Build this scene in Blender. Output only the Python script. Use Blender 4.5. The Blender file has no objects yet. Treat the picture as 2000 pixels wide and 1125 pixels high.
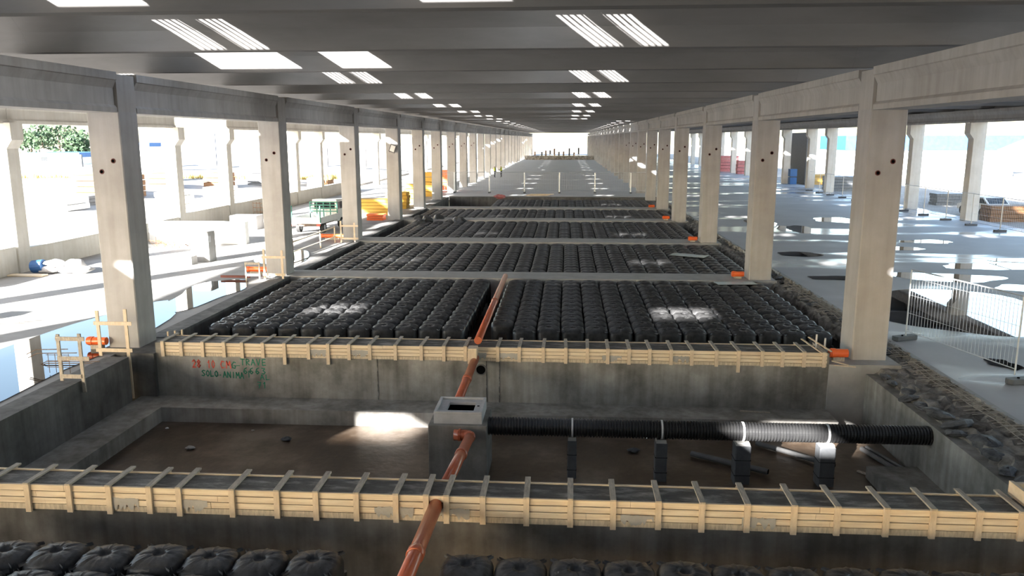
import bpy, math, random
from mathutils import Vector, Matrix
import numpy as np
random.seed(7)
sc = bpy.context.scene
col = sc.collection
PI = math.pi

# ------------------------------------------------------------------ camera, sky, sun, exposure
F, TH, PS, RO, HC = 1541.1, math.radians(10.7194), math.radians(3.8588), math.radians(-.0701), 5.78
W = Vector((-math.sin(PS)*math.cos(TH), math.cos(PS)*math.cos(TH), -math.sin(TH)))
R0 = Vector((math.cos(PS), math.sin(PS), 0)); U0 = R0.cross(W)
RR = R0*math.cos(RO)+U0*math.sin(RO); UU = -R0*math.sin(RO)+U0*math.cos(RO)
cd = bpy.data.cameras.new('camera'); cam = bpy.data.objects.new('camera', cd); col.objects.link(cam)
cd.sensor_width = 36; cd.lens = 36*F/2000; cd.clip_end = 3000
cam.matrix_world = Matrix(((RR.x, UU.x, -W.x, 0), (RR.y, UU.y, -W.y, 0), (RR.z, UU.z, -W.z, HC), (0, 0, 0, 1)))
sc.camera = cam
SUN = Vector((1.48, 2.585, -1.0)).normalized()          # direction the light travels
wd = bpy.data.worlds.new('sky'); sc.world = wd; wd.use_nodes = True
wn = wd.node_tree.nodes; wn.clear()
sky = wn.new('ShaderNodeTexSky'); sky.sky_type = 'NISHITA'; sky.sun_disc = False
sky.sun_elevation = math.asin(-SUN.z); sky.sun_rotation = math.atan2(-SUN.x, -SUN.y)
sky.air_density = 1.0; sky.dust_density = 1.2
bg = wn.new('ShaderNodeBackground'); bg.inputs[1].default_value = 0.42
wo = wn.new('ShaderNodeOutputWorld')
hs = wn.new('ShaderNodeHueSaturation'); hs.inputs['Saturation'].default_value = .95
wd.node_tree.links.new(sky.outputs[0], hs.inputs['Color']); wd.node_tree.links.new(hs.outputs[0], bg.inputs[0]); wd.node_tree.links.new(bg.outputs[0], wo.inputs[0])
sl = bpy.data.lights.new('sun', 'SUN'); sl.energy = 32; sl.angle = math.radians(.8); sl.color = (1, .975, .945)
so = bpy.data.objects.new('sun', sl); col.objects.link(so)
so.rotation_euler = SUN.to_track_quat('-Z', 'Y').to_euler()
sc.view_settings.view_transform = 'Standard'; sc.view_settings.look = 'None'
sc.view_settings.gamma = 1; sc.view_settings.use_curve_mapping = False
sc.view_settings.exposure = 1.02


def at(px, py, X=None, Y=None, Z=None):
    r = W*F+RR*(px-1000)-UU*(py-562.5); c = Vector((0, 0, HC))
    i, v = (0, X) if X is not None else (1, Y) if Y is not None else (2, Z)
    return c+r*((v-c[i])/r[i])


# ------------------------------------------------------------------ materials
def mat(name, c1, c2=None, rough=.8, scale=1.5, stretch=(1, 1, 1), bump=0.0, metallic=0, detail=6, streak=0, spec=.5, bscale=None, c3=None, wet=None, coat=0):
    m = bpy.data.materials.new(name); m.use_nodes = True
    nt = m.node_tree; N = nt.nodes; L = nt.links
    b = N['Principled BSDF']; b.inputs['Roughness'].default_value = rough; b.inputs['Metallic'].default_value = metallic
    b.inputs['Specular IOR Level'].default_value = spec
    b.inputs['Coat Weight'].default_value = coat
    c2 = c2 or c1
    g = N.new('ShaderNodeNewGeometry'); mp = N.new('ShaderNodeMapping'); mp.inputs['Scale'].default_value = stretch
    L.new(g.outputs['Position'], mp.inputs[0])
    n = N.new('ShaderNodeTexNoise'); n.inputs['Scale'].default_value = scale; n.inputs['Detail'].default_value = detail; n.inputs['Roughness'].default_value = .65
    L.new(mp.outputs[0], n.inputs['Vector'])
    r = N.new('ShaderNodeValToRGB'); e = r.color_ramp.elements
    e[0].position = .33; e[0].color = (*c1, 1); e[1].position = .67; e[1].color = (*c2, 1)
    if c3:
        q = e.new(.5); q.color = (*c3, 1)
    L.new(n.outputs['Fac'], r.inputs[0]); out = r.outputs[0]
    if streak:
        mp2 = N.new('ShaderNodeMapping'); mp2.inputs['Scale'].default_value = (3.2, 3.2, .22)
        L.new(g.outputs['Position'], mp2.inputs[0])
        n2 = N.new('ShaderNodeTexNoise'); n2.inputs['Scale'].default_value = 1.6; n2.inputs['Detail'].default_value = 5
        L.new(mp2.outputs[0], n2.inputs['Vector'])
        r2 = N.new('ShaderNodeValToRGB'); r2.color_ramp.elements[0].position = .3; r2.color_ramp.elements[1].position = .62
        k = 1-streak; r2.color_ramp.elements[0].color = (k, k*.98, k*.95, 1); r2.color_ramp.elements[1].color = (1, 1, 1, 1)
        L.new(n2.outputs['Fac'], r2.inputs[0])
        mx = N.new('ShaderNodeMix'); mx.data_type = 'RGBA'; mx.blend_type = 'MULTIPLY'; mx.inputs[0].default_value = 1
        L.new(out, mx.inputs[6]); L.new(r2.outputs[0], mx.inputs[7]); out = mx.outputs[2]
    L.new(out, b.inputs['Base Color'])
    if wet:   # damp patches that are smoother: (noise scale, threshold, smooth roughness)
        n3 = N.new('ShaderNodeTexNoise'); n3.inputs['Scale'].default_value = wet[0]; n3.inputs['Detail'].default_value = 3
        mp3 = N.new('ShaderNodeMapping'); mp3.inputs['Scale'].default_value = (.5, 1.4, 1); L.new(g.outputs['Position'], mp3.inputs[0]); L.new(mp3.outputs[0], n3.inputs['Vector'])
        r3 = N.new('ShaderNodeMapRange'); r3.inputs[1].default_value = wet[1]; r3.inputs[2].default_value = wet[1]+.08
        r3.inputs[3].default_value = rough; r3.inputs[4].default_value = wet[2]
        L.new(n3.outputs['Fac'], r3.inputs[0]); L.new(r3.outputs[0], b.inputs['Roughness'])
    if bump:
        bn = N.new('ShaderNodeTexNoise'); bn.inputs['Scale'].default_value = bscale or scale*6; bn.inputs['Detail'].default_value = 5
        L.new(mp.outputs[0], bn.inputs['Vector'])
        bu = N.new('ShaderNodeBump'); bu.inputs['Strength'].default_value = bump; bu.inputs['Distance'].default_value = .02
        L.new(bn.outputs['Fac'], bu.inputs['Height']); L.new(bu.outputs[0], b.inputs['Normal'])
    return m


M = {}
M['column'] = mat('column_concrete', (.36, .352, .348), (.45, .445, .44), .75, .8, bump=.15, streak=.12)
M['girder'] = mat('girder_concrete', (.37, .355, .335), (.46, .445, .42), .8, .7, bump=.2, streak=.15)
M['roof'] = mat('roof_concrete', (.20, .195, .19), (.29, .28, .275), .85, .5, (.25, 1.2, 1), bump=.1, spec=.2)
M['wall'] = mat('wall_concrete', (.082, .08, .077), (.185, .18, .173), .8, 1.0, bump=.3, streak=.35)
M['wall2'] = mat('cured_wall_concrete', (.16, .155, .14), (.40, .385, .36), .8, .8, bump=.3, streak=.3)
M['pale'] = mat('pale_precast', (.56, .54, .49), (.66, .64, .59), .8, .8, bump=.1, streak=.08)
M['beam'] = mat('beam_concrete', (.33, .32, .30), (.43, .42, .40), .85, 1.5, bump=.3)
M['darktop'] = mat('fresh_concrete', (.06, .057, .052), (.30, .29, .27), .7, 4.0, (.5, 1.5, 1), bump=.9, detail=9, c3=(.10, .095, .088))
M['slab'] = mat('slab_concrete', (.40, .395, .395), (.50, .49, .49), .62, .25, (1, 1, 1), bump=.03, wet=(.16, .50, .16), bscale=9)
M['hall'] = mat('hall_slab_concrete', (.54, .53, .52), (.62, .61, .60), .85, .3, bump=.03)
M['ground'] = mat('dusty_ground', (.24, .22, .19), (.36, .33, .30), .9, .25, bump=.4, bscale=3)
M['aisle'] = mat('aisle_ground', (.22, .215, .205), (.34, .335, .325), .7, .4, bump=.25, bscale=5)
M['mud'] = mat('pit_mud', (.028, .019, .013), (.19, .15, .115), .35, .45, bump=.4, c3=(.07, .047, .031), bscale=6)
M['soil'] = mat('broken_mortar', (.07, .06, .05), (.34, .32, .29), .95, 2.2, bump=1.0, bscale=14)
M['rock'] = mat('dark_rock', (.03, .032, .036), (.13, .135, .145), .55, 4, bump=.8)
M['wood'] = mat('pale_timber', (.60, .48, .34), (.80, .70, .54), .7, 3.0, (.4, 8, 8), bump=.2)
M['wood2'] = mat('fresh_batten', (.56, .45, .32), (.68, .57, .43), .7, 3.0, (6, 2, 2), bump=.2)
M['woodg'] = mat('greyed_batten', (.30, .27, .23), (.50, .44, .36), .75, 5.0, (6, 1, 2), bump=.2)
M['woods'] = mat('stained_timber', (.42, .35, .26), (.70, .60, .45), .7, 8.0, (3, 3, .6), bump=.2)
M['orange'] = mat('orange_pvc', (.40, .095, .04), (.50, .13, .06), .28, 3, spec=.6)
M['orange2'] = mat('bright_orange_pvc', (.80, .13, .03), (.85, .17, .04), .35, 3)
M['black'] = mat('black_plastic', (.020, .020, .021), (.062, .062, .062), .36, 6, spec=.5, bump=.25, bscale=30)
M['pipe'] = mat('black_corrugated', (.016, .016, .017), (.026, .026, .026), .30, 3, spec=.6)
M['greyplastic'] = mat('grey_plastic', (.075, .078, .085), (.11, .115, .12), .5, 4)
M['greypvc'] = mat('grey_pvc', (.10, .10, .10), (.14, .14, .14), .4, 4)
M['strap'] = mat('strap', (.50, .50, .50), (.6, .6, .6), .5, 5)
M['cover'] = mat('manhole_cover_concrete', (.42, .41, .41), (.52, .51, .51), .8, 3, bump=.2)
M['box'] = mat('manhole_concrete', (.15, .14, .125), (.27, .255, .235), .8, 1.6, bump=.3, streak=.2)
M['zinc'] = mat('galvanised_steel', (.55, .58, .60), (.62, .64, .66), .4, 5, metallic=.7)
M['rebar'] = mat('rusty_steel', (.13, .085, .06), (.24, .18, .14), .7, 9, metallic=.3)
M['mesh'] = mat('mesh_steel', (.28, .26, .235), (.38, .36, .33), .6, 9, metallic=.2)
M['water'] = mat('puddle_water', (.012, .012, .012), None, .012, 1, spec=.55, bump=.012, bscale=1.2)
M['white'] = mat('white_paint', (.72, .72, .70), (.8, .8, .78), .5, 2)
M['blue'] = mat('blue_paint', (.02, .09, .25), (.03, .12, .30), .5, 2)
M['green'] = mat('green_paint', (.01, .13, .10), (.015, .17, .13), .5, 2)
M['yellow'] = mat('yellow_formwork', (.42, .23, .015), (.50, .29, .03), .6, 1.2)
M['lumber'] = mat('orange_lumber', (.13, .058, .022), (.24, .12, .05), .7, 2, (2, 2, 8))
M['leaf'] = mat('tree_leaves', (.015, .035, .018), (.045, .085, .035), .8, 1.0)
M['bark'] = mat('tree_bark', (.10, .07, .05), (.16, .12, .09), .9, 4)
M['dry'] = mat('dry_grass', (.16, .12, .03), (.26, .20, .06), .9, 2)
M['tyre'] = mat('tyre_rubber', (.02, .02, .02), (.03, .03, .03), .8, 4)
M['glass'] = mat('dark_glass', (.02, .025, .03), None, .08, 1)
M['hole'] = mat('hole_dark', (.004, .004, .004), None, 1, 1, spec=0)  # near-black painted for shade inside holes, pipe ends and sockets; also joints, eyes
M['redrim'] = mat('dark_red_sleeve', (.10, .02, .015), (.14, .03, .02), .6, 3)
M['vest'] = mat('hi_vis_vest', (.75, .80, .10), (.80, .85, .14), .6, 2)
M['cloth'] = mat('dark_workwear', (.02, .022, .03), (.03, .033, .045), .8, 5)
M['skin'] = mat('skin', (.50, .30, .21), (.54, .33, .24), .6, 5)
M['redpaint'] = mat('red_spray_paint', (.75, .08, .05), (.80, .16, .10), .7, 12)
M['greenpaint'] = mat('green_spray_paint', (.0, .15, .085), (.01, .22, .13), .7, 12)
M['film'] = mat('clear_film', (.45, .55, .55), (.55, .65, .65), .25, 3)
M['redbag'] = mat('faded_red_wrap', (.35, .10, .10), (.5, .2, .2), .6, 3)

m = bpy.data.materials.new('skylight_sheet'); m.use_nodes = True; nt = m.node_tree
nt.nodes.clear(); o_ = nt.nodes.new('ShaderNodeOutputMaterial'); mx = nt.nodes.new('ShaderNodeMixShader'); mx.inputs[0].default_value = .22
t_ = nt.nodes.new('ShaderNodeBsdfTransparent'); d_ = nt.nodes.new('ShaderNodeBsdfTranslucent'); d_.inputs[0].default_value = (.8, .82, .82, 1)
nt.links.new(t_.outputs[0], mx.inputs[1]); nt.links.new(d_.outputs[0], mx.inputs[2]); nt.links.new(mx.outputs[0], o_.inputs[0]); M['sheet'] = m


# ------------------------------------------------------------------ mesh helpers
class MB:
    def __init__(s): s.v = []; s.f = []
    def add(s, v, f):
        n = len(s.v); s.v += [tuple(p) for p in v]; s.f += [tuple(i+n for i in q) for q in f]; return s
    def box(s, x0, x1, y0, y1, z0, z1, mtx=None):
        v = [Vector((x, y, z)) for z in (z0, z1) for y in (y0, y1) for x in (x0, x1)]
        if mtx: v = [mtx @ p for p in v]
        return s.add(v, [(0, 2, 3, 1), (4, 5, 7, 6), (0, 1, 5, 4), (1, 3, 7, 5), (3, 2, 6, 7), (2, 0, 4, 6)])
    def cbox(s, x0, x1, y0, y1, z0, z1, c=.03):      # vertical edges chamfered
        p = [(x0+c, y0), (x1-c, y0), (x1, y0+c), (x1, y1-c), (x1-c, y1), (x0+c, y1), (x0, y1-c), (x0, y0+c)]
        return s.prism(p, 'z', z0, z1)
    def prism(s, p, ax, a, b):
        n = len(p); v = []
        for h in (a, b):
            for q in p:
                v.append((q[0], q[1], h) if ax == 'z' else (h, q[0], q[1]) if ax == 'x' else (q[0], h, q[1]))
        f = [tuple(range(n)), tuple(range(2*n-1, n-1, -1))]+[(i, i+n, (i+1) % n+n, (i+1) % n) for i in range(n)]
        return s.add(v, f)
    def bar(s, a, b, w, h=None):        # square bar between points
        a = Vector(a); b = Vector(b); d = (b-a); L = d.length; h = h or w
        q = d.to_track_quat('Z', 'Y').to_matrix().to_4x4(); q.translation = a
        return s.box(-w/2, w/2, -h/2, h/2, 0, L, q)
    def tube(s, pts, r, n=10, cap=True):
        pts = [Vector(p) for p in pts]; rs = r if isinstance(r, (list, tuple)) else [r]*len(pts); v = []; f = []
        up = None
        for i, p in enumerate(pts):
            d = (pts[min(i+1, len(pts)-1)]-pts[max(i-1, 0)])
            d = d.normalized() if d.length > 1e-9 else Vector((0, 0, 1))
            if up is None: up = Vector((0, 0, 1)) if abs(d.z) < .9 else Vector((0, 1, 0))
            a = d.cross(up).normalized(); c = a.cross(d).normalized(); up = c
            for k in range(n):
                t = 2*PI*k/n; v.append(p+(a*math.cos(t)+c*math.sin(t))*rs[i])
        for i in range(len(pts)-1):
            for k in range(n):
                f.append((i*n+k, i*n+(k+1) % n, (i+1)*n+(k+1) % n, (i+1)*n+k))
        if cap: f += [tuple(range(n-1, -1, -1)), tuple(range((len(pts)-1)*n, len(pts)*n))]
        return s.add(v, f)
    def build(s, name, m, parent=None, smooth=False, loc=None, bevel=0):
        me = bpy.data.meshes.new(name); me.from_pydata([tuple(p) for p in s.v], [], s.f); me.update()
        me.materials.append(m)
        if smooth:
            me.polygons.foreach_set('use_smooth', [True]*len(me.polygons))
        o = bpy.data.objects.new(name, me); col.objects.link(o)
        if parent: o.parent = parent
        if loc: o.location = loc
        if bevel:
            b = o.modifiers.new('bevel', 'BEVEL'); b.width = bevel; b.segments = 2; b.limit_method = 'ANGLE'
        return o


def tag(o, label=None, cat=None, group=None, kind=None):
    if label: o['label'] = label
    if cat: o['category'] = cat
    if group: o['group'] = group
    if kind: o['kind'] = kind
    return o


def empty(name, loc, label, cat, group=None, rz=0):
    o = bpy.data.objects.new(name, None); col.objects.link(o); o.location = loc; o.rotation_euler = (0, 0, rz)
    o.empty_display_size = .2
    return tag(o, label, cat, group)


def struct(mb, name, m): return tag(mb.build(name, m), kind='structure')


def copy_tree(o, parent=None):
    c = o.copy(); col.objects.link(c)
    if parent: c.parent = parent
    for ch in list(o.children): copy_tree(ch, c)
    return c


ORD = ['nearest', 'second', 'third', 'fourth', 'fifth', 'sixth', 'seventh', 'eighth', 'ninth', 'tenth', 'eleventh', 'twelfth', 'thirteenth', 'fourteenth', 'fifteenth']

# ------------------------------------------------------------------ ground, slabs, pit walls
XL, XR, CW = -11.954, 7.651, .90         # inner faces of the two column rows, column width
colY = [20.86, 32.86, 44.86, 56.6, 66.4, 75.9]
while colY[-1] < 285: colY.append(colY[-1]+10.1)
END = colY[-1]+1

g = MB()
g.box(-400, -24.9, -260, 700, -.6, -.10).box(-24.9, 60, END+2, 700, -.6, -.10).box(29.6, 400, -260, 700, -.6, -.06).box(-24.9, 29.6, -260, -2, -.6, -.1)
struct(g, 'ground', M['ground'])
struct(MB().box(-24.9, -12.36, -2, END+2, -.6, -.05), 'floor_left_aisle', M['aisle'])
struct(MB().box(9.36, 29.6, -2, END+2, -.6, 0), 'floor_right_aisle', M['slab'])
struct(MB().box(-12.36, 9.36, 80.6, 222, -.6, .0).box(-12.36, 9.36, 222, END+2, -.6, -.04), 'floor_hall', M['hall'])
struct(MB().box(-12.3, 9.36, -2, 80.6, -2.2, -1.65), 'floor_pit', M['mud'])
# side walls of the excavation
lw = MB()
for a, b in ((-2, 11.4), (11.4, 19.85), (22.0, 32.6), (34.35, 44.45), (46.45, 56.65), (58.45, 66.55), (68.35, 79.4)): lw.box(-12.34, -11.72, a, b, -1.65, 0)
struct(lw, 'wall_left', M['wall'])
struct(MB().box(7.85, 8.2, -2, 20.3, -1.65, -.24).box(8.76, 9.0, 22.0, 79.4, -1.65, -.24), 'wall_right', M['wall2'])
struct(MB().box(-11.72, 9.3, 79.5, 80.6, -1.65, -.02), 'wall_far', M['wall'])
# footings (ledges) inside the pit
fo = MB(); fo.box(-11.72, 6.93, 19.42, 20.4, -1.66, -1.25); fo.box(-11.72, -10.70, 11.95, 19.42, -1.66, -1.25); fo.box(6.75, 7.85, 11.95, 17.0, -1.66, -1.38)
struct(fo, 'trim_1', M['wall2'])
# wall under far formwork + pilasters
bw = struct(MB().box(-11.25, 6.92, 20.40, 21.1, -1.66, .27), 'wall_back', M['wall2'])
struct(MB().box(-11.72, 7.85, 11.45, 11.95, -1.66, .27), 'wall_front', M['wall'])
struct(MB().box(-12.95, -11.25, 20.28, 22.0, -1.66, -.02), 'trim_2', M['wall'])
struct(MB().box(6.92, 8.75, 20.36, 22.0, -1.66, -.02), 'trim_3', M['beam'])
# vertical pour joints on the back wall: shallow raised strips
j = MB()
for x in (-5.05, -2.07, -1.72): j.box(x-.012, x+.012, 20.385, 20.40, -1.25, -.1)
j.build('pour_joint', M['darktop'], bw)
# round sleeve in the back wall
rg = MB(); pts = []
n = 28; v = []; f = []
for k in range(n):
    t = 2*PI*k/n; c_, s_ = math.cos(t), math.sin(t)
    for (rr, yy) in ((.155, 20.40), (.155, 20.37), (.125, 20.37), (.125, 20.40)): v.append((-2.22+rr*c_, yy, -.34+rr*s_))
for k in range(n):
    a = k*4; b = ((k+1) % n)*4
    for q in range(3): f.append((a+q, a+q+1, b+q+1, b+q))
rg.add(v, f); rg.build('pipe_sleeve', M['greypvc'], bw)
MB().add([(-2.22+.125*math.cos(2*PI*k/n), 20.392, -.34+.125*math.sin(2*PI*k/n)) for k in range(n)], [tuple(range(n))]).build('sleeve_shade_disc', M['hole'], bw)  # flat black disc painted for the shade inside the sleeve

# cross beams between the bays of void formers
BEAMS = [(32.65, 34.3), (44.5, 46.4), (56.7, 58.4), (66.6, 68.3)]
bl = ['pale concrete ground beam behind the nearest full bay of black domes', 'pale concrete ground beam behind the second bay of black domes',
      'pale concrete ground beam behind the third bay of black domes', 'pale concrete ground beam behind the fourth bay, before the last narrow bay']
for (a, b), t in zip(BEAMS, bl):
    tag(MB().box(-12.9, 8.75, a, b, -1.66, 0).build('ground_beam', M['beam'], bevel=.02), t, 'beam', 'ground beams across the excavation')
# strip of broken mortar on the right edge
nx, ny = 11, 420; v = []; f = []
rs = random.Random(3)
for j_ in range(ny+1):
    y = -1+j_*(81.4/ny)
    for i in range(nx+1):
        xs0 = 7.98 if y < 21 else 8.45; x = xs0+i*(9.40-xs0)/nx; e = (.5+.5*rs.random())
        z = -.16+.15*rs.random()*e-(.30*max(0, 1-i/1.6))+(.14 if i > nx-2 else 0)
        v.append((x+rs.uniform(-.06, .06)+(rs.uniform(-.12, .12) if i == 0 else 0), y+rs.uniform(-.05, .05), z if i < nx else .01))
for j_ in range(ny):
    for i in range(nx):
        a = j_*(nx+1)+i; f.append((a, a+1, a+nx+2, a+nx+1))
for j_ in range(ny+1): v.append((8.62, -1+j_*(81.4/ny), -.5))
for j_ in range(ny):
    a = j_*(nx+1); b = (ny+1)*(nx+1)+j_; f.append((b, a, a+nx+1, b+1))
tag(MB().add(v, f).build('mortar_rubble', M['soil']), 'strip of broken mortar and soil along the right edge of the pit', 'rubble', kind='stuff')
# pale kerb at slab edge
kb = MB(); kb.box(9.3, 9.44, -2, 80.6, -.3, .035); struct(kb, 'trim_4', M['beam'])

# ------------------------------------------------------------------ columns
def hole(parent, x, y, z):
    n = 20; v = []; f = []
    for k in range(n):
        t = 2*PI*k/n; c_, s_ = math.cos(t), math.sin(t)
        for rr, yy in ((.068, 0), (.062, -.015), (.046, -.015), (.044, -.002)): v.append((x+rr*c_, y+yy, z+rr*s_))
    for k in range(n):
        a = k*4; b = ((k+1) % n)*4
        for q in range(3): f.append((a+q, a+q+1, b+q+1, b+q))
    r = MB().add(v, f).build('hole_sleeve', M['redrim'], parent)
    MB().add([(x+.046*math.cos(2*PI*k/n), y-.004, z+.046*math.sin(2*PI*k/n)) for k in range(n)], [tuple(range(n))]).build('hole', M['hole'], r)  # black disc stands for the shade inside the hole; shaft stays solid


def column(x0, x1, y, label, group, side=1, top=6.5, holes=True, d=.94, corbel=0, m=None, zb=-.02):
    cx = (x0+x1)/2
    root = empty('concrete_column', (cx, y+d/2, zb), label, 'column', group)
    o = MB(); w = (x1-x0)/2
    o.cbox(-w, w, -d/2, d/2, 0, top-zb, .025); s = o.build('shaft', m or M['column'], root)
    # block that stands between the girder ends
    b = MB()
    if corbel == 0:
        b.box(-w*.98, w*.98, -d/2+.02, d/2-.02, top-zb, top-zb+.98); b.build('head_block', M['girder'], root)
    else:
        b.prism([(corbel*(w-.02), top-zb-1.15), (corbel*(w+.28), top-zb-.75), (corbel*(w+.28), top-zb-.02), (corbel*(w-.02), top-zb-.02)], 'y', -d/2, d/2); b.build('corbel', m or M['column'], root)
    if holes:
        hx = .20*side
        hole(s, .18, -d/2, 5.22); hole(s, -.17, -d/2, 4.93)
    return root


def clab(side, k, what):
    if k < 12: return f'{what} of the {side} row, {ORD[k]} column from the camera'
    return f'{what} far down the {side} row near the bright end'


for k, y in enumerate(colY):
    x1 = XL; x0 = XL-CW
    c = column(x0, x1, y, clab('left', k, 'square grey concrete column'), 'columns of the left row', 1, holes=(k < 9))
    x0 = XR; x1 = XR+CW
    c = column(x0, x1, y, clab('right', k, 'square grey concrete column'), 'columns of the right row', 1, holes=(k < 9))
# outer rows
OL = -24.0
outL = [20.9, 32.9, 47.8, 55.3, 69.9, 77.0, 89, 101, 113, 125, 137, 149, 161, 173, 185, 197]
for k, y in enumerate(outL):
    if k == 0: continue
    column(OL-.75, OL, y, (f'pale outer column on the left, {ORD[k-1]} beyond the left aisle' if k < 8 else 'pale outer column on the left, one of the farthest, seen as a sliver'), 'outer columns left', holes=False, corbel=1, m=M['pale'], top=6.5, d=.8, zb=-.06)
outR = [46.5, 57.9, 67.6, 77.8, 88.5, 95.4, 106, 117, 128, 139, 150, 161, 172, 183, 194, 205]
for k, y in enumerate(outR):
    column(28.3, 29.15, y, (f'bluish grey outer column on the right, {ORD[k]} beyond the wet slab' if k < 9 else 'bluish grey outer column on the right, one of the farthest'), 'outer columns right', holes=False, corbel=-1, m=M['pale'], top=6.85, d=.8, zb=0)


# ------------------------------------------------------------------ girders
def girder(cx, y0, y1, z0, z1, label, group, hw=.44, m=None):
    h = z1-z0
    p = [(cx-hw, z0), (cx+hw, z0), (cx+hw, z0+.13), (cx+hw-.07, z0+.2), (cx+hw-.07, z1-.42), (cx+hw+.03, z1-.22), (cx+hw+.06, z1-.2), (cx+hw+.06, z1),
         (cx-hw-.06, z1), (cx-hw-.06, z1-.2), (cx-hw-.03, z1-.22), (cx-hw+.07, z1-.42), (cx-hw+.07, z0+.2), (cx-hw, z0+.13)]
    return tag(MB().prism(p, 'y', y0, y1).build('concrete_girder', m or M['girder']), label, 'girder', group)


def run(cx, ys, z0, z1, side, group, d=.94, hw=.44):
    for k in range(len(ys)-1):
        a = ys[k]+d+.03; b = ys[k+1]-.03
        w = ORD[k] if k < 12 else 'far'
        lb = f'{side} concrete girder, {w} span from the camera' if k < 12 else f'{side} concrete girder span in the distance'
        girder(cx, a, b, z0, z1, lb, group, hw)


for cx, z0, z1 in ((XL-CW/2, 6.48, 7.53), (XR+CW/2, 6.48, 7.53), (OL-.38, 6.45, 7.45), (28.7, 6.85, 7.7)):
    struct(MB().box(cx-.42, cx+.42, -120, 8.3 if abs(cx) < 20 else (20.9 if cx < 0 else 34), z0, z1), 'trim_girder', M['girder'])
    for y in range(-112, 10 if abs(cx) < 20 else 25, 12):
        if abs(cx) < 20 and y > 8.9: continue
        q = struct(MB().cbox(cx-.42, cx+.42, y-.14, y+.8, -.05, z0), 'trim_column', M['column'])
run(XL-CW/2, [8.86]+colY, 6.48, 7.53, 'left row', 'girders of the left row')
run(XR+CW/2, [8.86]+colY, 6.48, 7.53, 'right row', 'girders of the right row')
# outer girders, one left span is missing as in the photo
for k in range(len(outL)-1):
    if k == 2: continue
    girder(OL-.38, outL[k]+.4, outL[k+1]+.375, 6.45, 7.45, f'outer left girder of pale concrete, {ORD[k] if k<8 else "distant"} span outside the aisle', 'outer girders left', .36, M['pale'])
yy = [34]+outR
for k in range(len(yy)-1):
    girder(28.7, yy[k]+.41, yy[k+1]+.39, 6.85, 7.7, f'outer right girder above the blue-grey columns, {ORD[k] if k<9 else "distant"} span', 'outer girders right', .40)

# ------------------------------------------------------------------ roof: V-shaped beams, flat sheets and skylights
KZ, S = 7.75, 5.6
K0 = 12.75
NK = int((END-K0)/S)+1
def rib(x0, x1, y, z, label, group):
    p = [(-.17, 0), (.17, 0), (.42, .42), (.80, .78), (1.42, .93), (1.42, .99), (.75, .95), (-.75, .95), (-1.42, .99), (-1.42, .93), (-.80, .78), (-.42, .42)]
    o = MB().prism(p, 'x', x0, x1).build('roof_beam', M['roof'], loc=(0, y, z))
    return tag(o, label, 'roof beam', group)


back = MB()      # the part of the hall behind the viewpoint, which shades everything seen here
for k in range(-24, -1):
    y = K0+S*k
    p = [(y+a, KZ+b) for a, b in ((-.17, 0), (.17, 0), (.42, .42), (.80, .78), (1.42, .93), (1.42, .99), (-1.42, .99), (-1.42, .93), (-.80, .78), (-.42, .42))]
    back.prism(p, 'x', -24.8, 29.2)
struct(back, 'ceiling_rear', M['roof'])
for k in range(-1, NK):
    y = K0+S*k
    rib(-12.379, 8.099, y, KZ, (f'wide grey roof beam over the main hall, {ORD[k]} from the camera' if 0 <= k < 15 else 'wide grey roof beam far down the main hall ceiling'), 'roof beams over the hall')
    rib(8.101, 29.2, y, KZ, (f'roof beam over the right aisle, {ORD[k]} from the camera' if 0 <= k < 15 else 'roof beam far down the right aisle'), 'roof beams over the right aisle')
    rib(-24.8, -12.381, y, KZ, (f'roof beam over the left aisle, {ORD[k]} from the camera' if 0 <= k < 15 else 'roof beam far down the left aisle'), 'roof beams over the left aisle')

cs = MB()
SKY = []
def bayroof(x0, x1, yc, opens, small=()):
    y0, y1 = yc-1.40, yc+1.40
    x = x0
    if small:
        for a, b in small:
            cs.box(x, a, y0, y1, KZ+.95, KZ+1.03); cs.box(a, b, y0, yc+.15, KZ+.95, KZ+1.03); x = b
    for a, b in sorted(opens):
        cs.box(x, a, y0, y1, KZ+.95, KZ+1.03); x = b

    cs.box(x, x1, y0, y1, KZ+.95, KZ+1.03)


for k in range(-24, NK-1):
    yc = K0+S*k+S/2
    main = ([(-9.95, -8.0), (-1.0, .95)] if yc < 88 else [(-9.95, -8.0), (4.4, 6.35)]) if k % 2 == 0 else []
    right = [(10.9, 12.85), (19.8, 21.75)] if k % 2 == 0 else []
    left = []
    if k % 2 == 0:
        yf = yc+8.7*2.5   # where the beam lands
        left = [(-21.9, -19.95)] if 20 < yf < 45 else [(-21.0, -19.05)] if yf < 20 else [(-18.7, -16.75)]
    sm = {1: [(-11.7, -9.1), (-8.0, -6.4)], -1: [(-9.4, -7.8), (-3.6, -2.1)]}.get(k, ())  # extra roof holes added to throw irregular sun patches on two beams
    bayroof(-12.38, 8.10, yc, main, sm); bayroof(8.10, 29.2, yc, right); bayroof(-24.8, -12.38, yc, left)
    if k >= -1: SKY += [(a, b, yc) for a, b in main+right+left]
cs.box(29.16, 29.24, -120, END, 7.7, 8.78).box(-24.86, -24.78, -120, 10, 7.45, 8.78); struct(cs, 'ceiling', M['roof'])  # left strip added out of view to block sun passing over the outer girder
fr = MB(); fr.box(0, 1.95, -1.4, -1.34, 0, .14).box(0, 1.95, 1.34, 1.4, 0, .14).box(0, .03, -1.34, 1.34, 0, .14).box(1.92, 1.95, -1.34, 1.34, 0, .14).box(.88, 1.07, -1.34, 1.34, .0, .14)
bars = MB()
for i in range(1, 6):
    for o_ in (0, 1.07): bars.box(o_+.147*i-.004, o_+.147*i+.004, -1.34, 1.34, .05, .08)
bars.box(.03, 1.92, -.012, .012, .05, .09)
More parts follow.
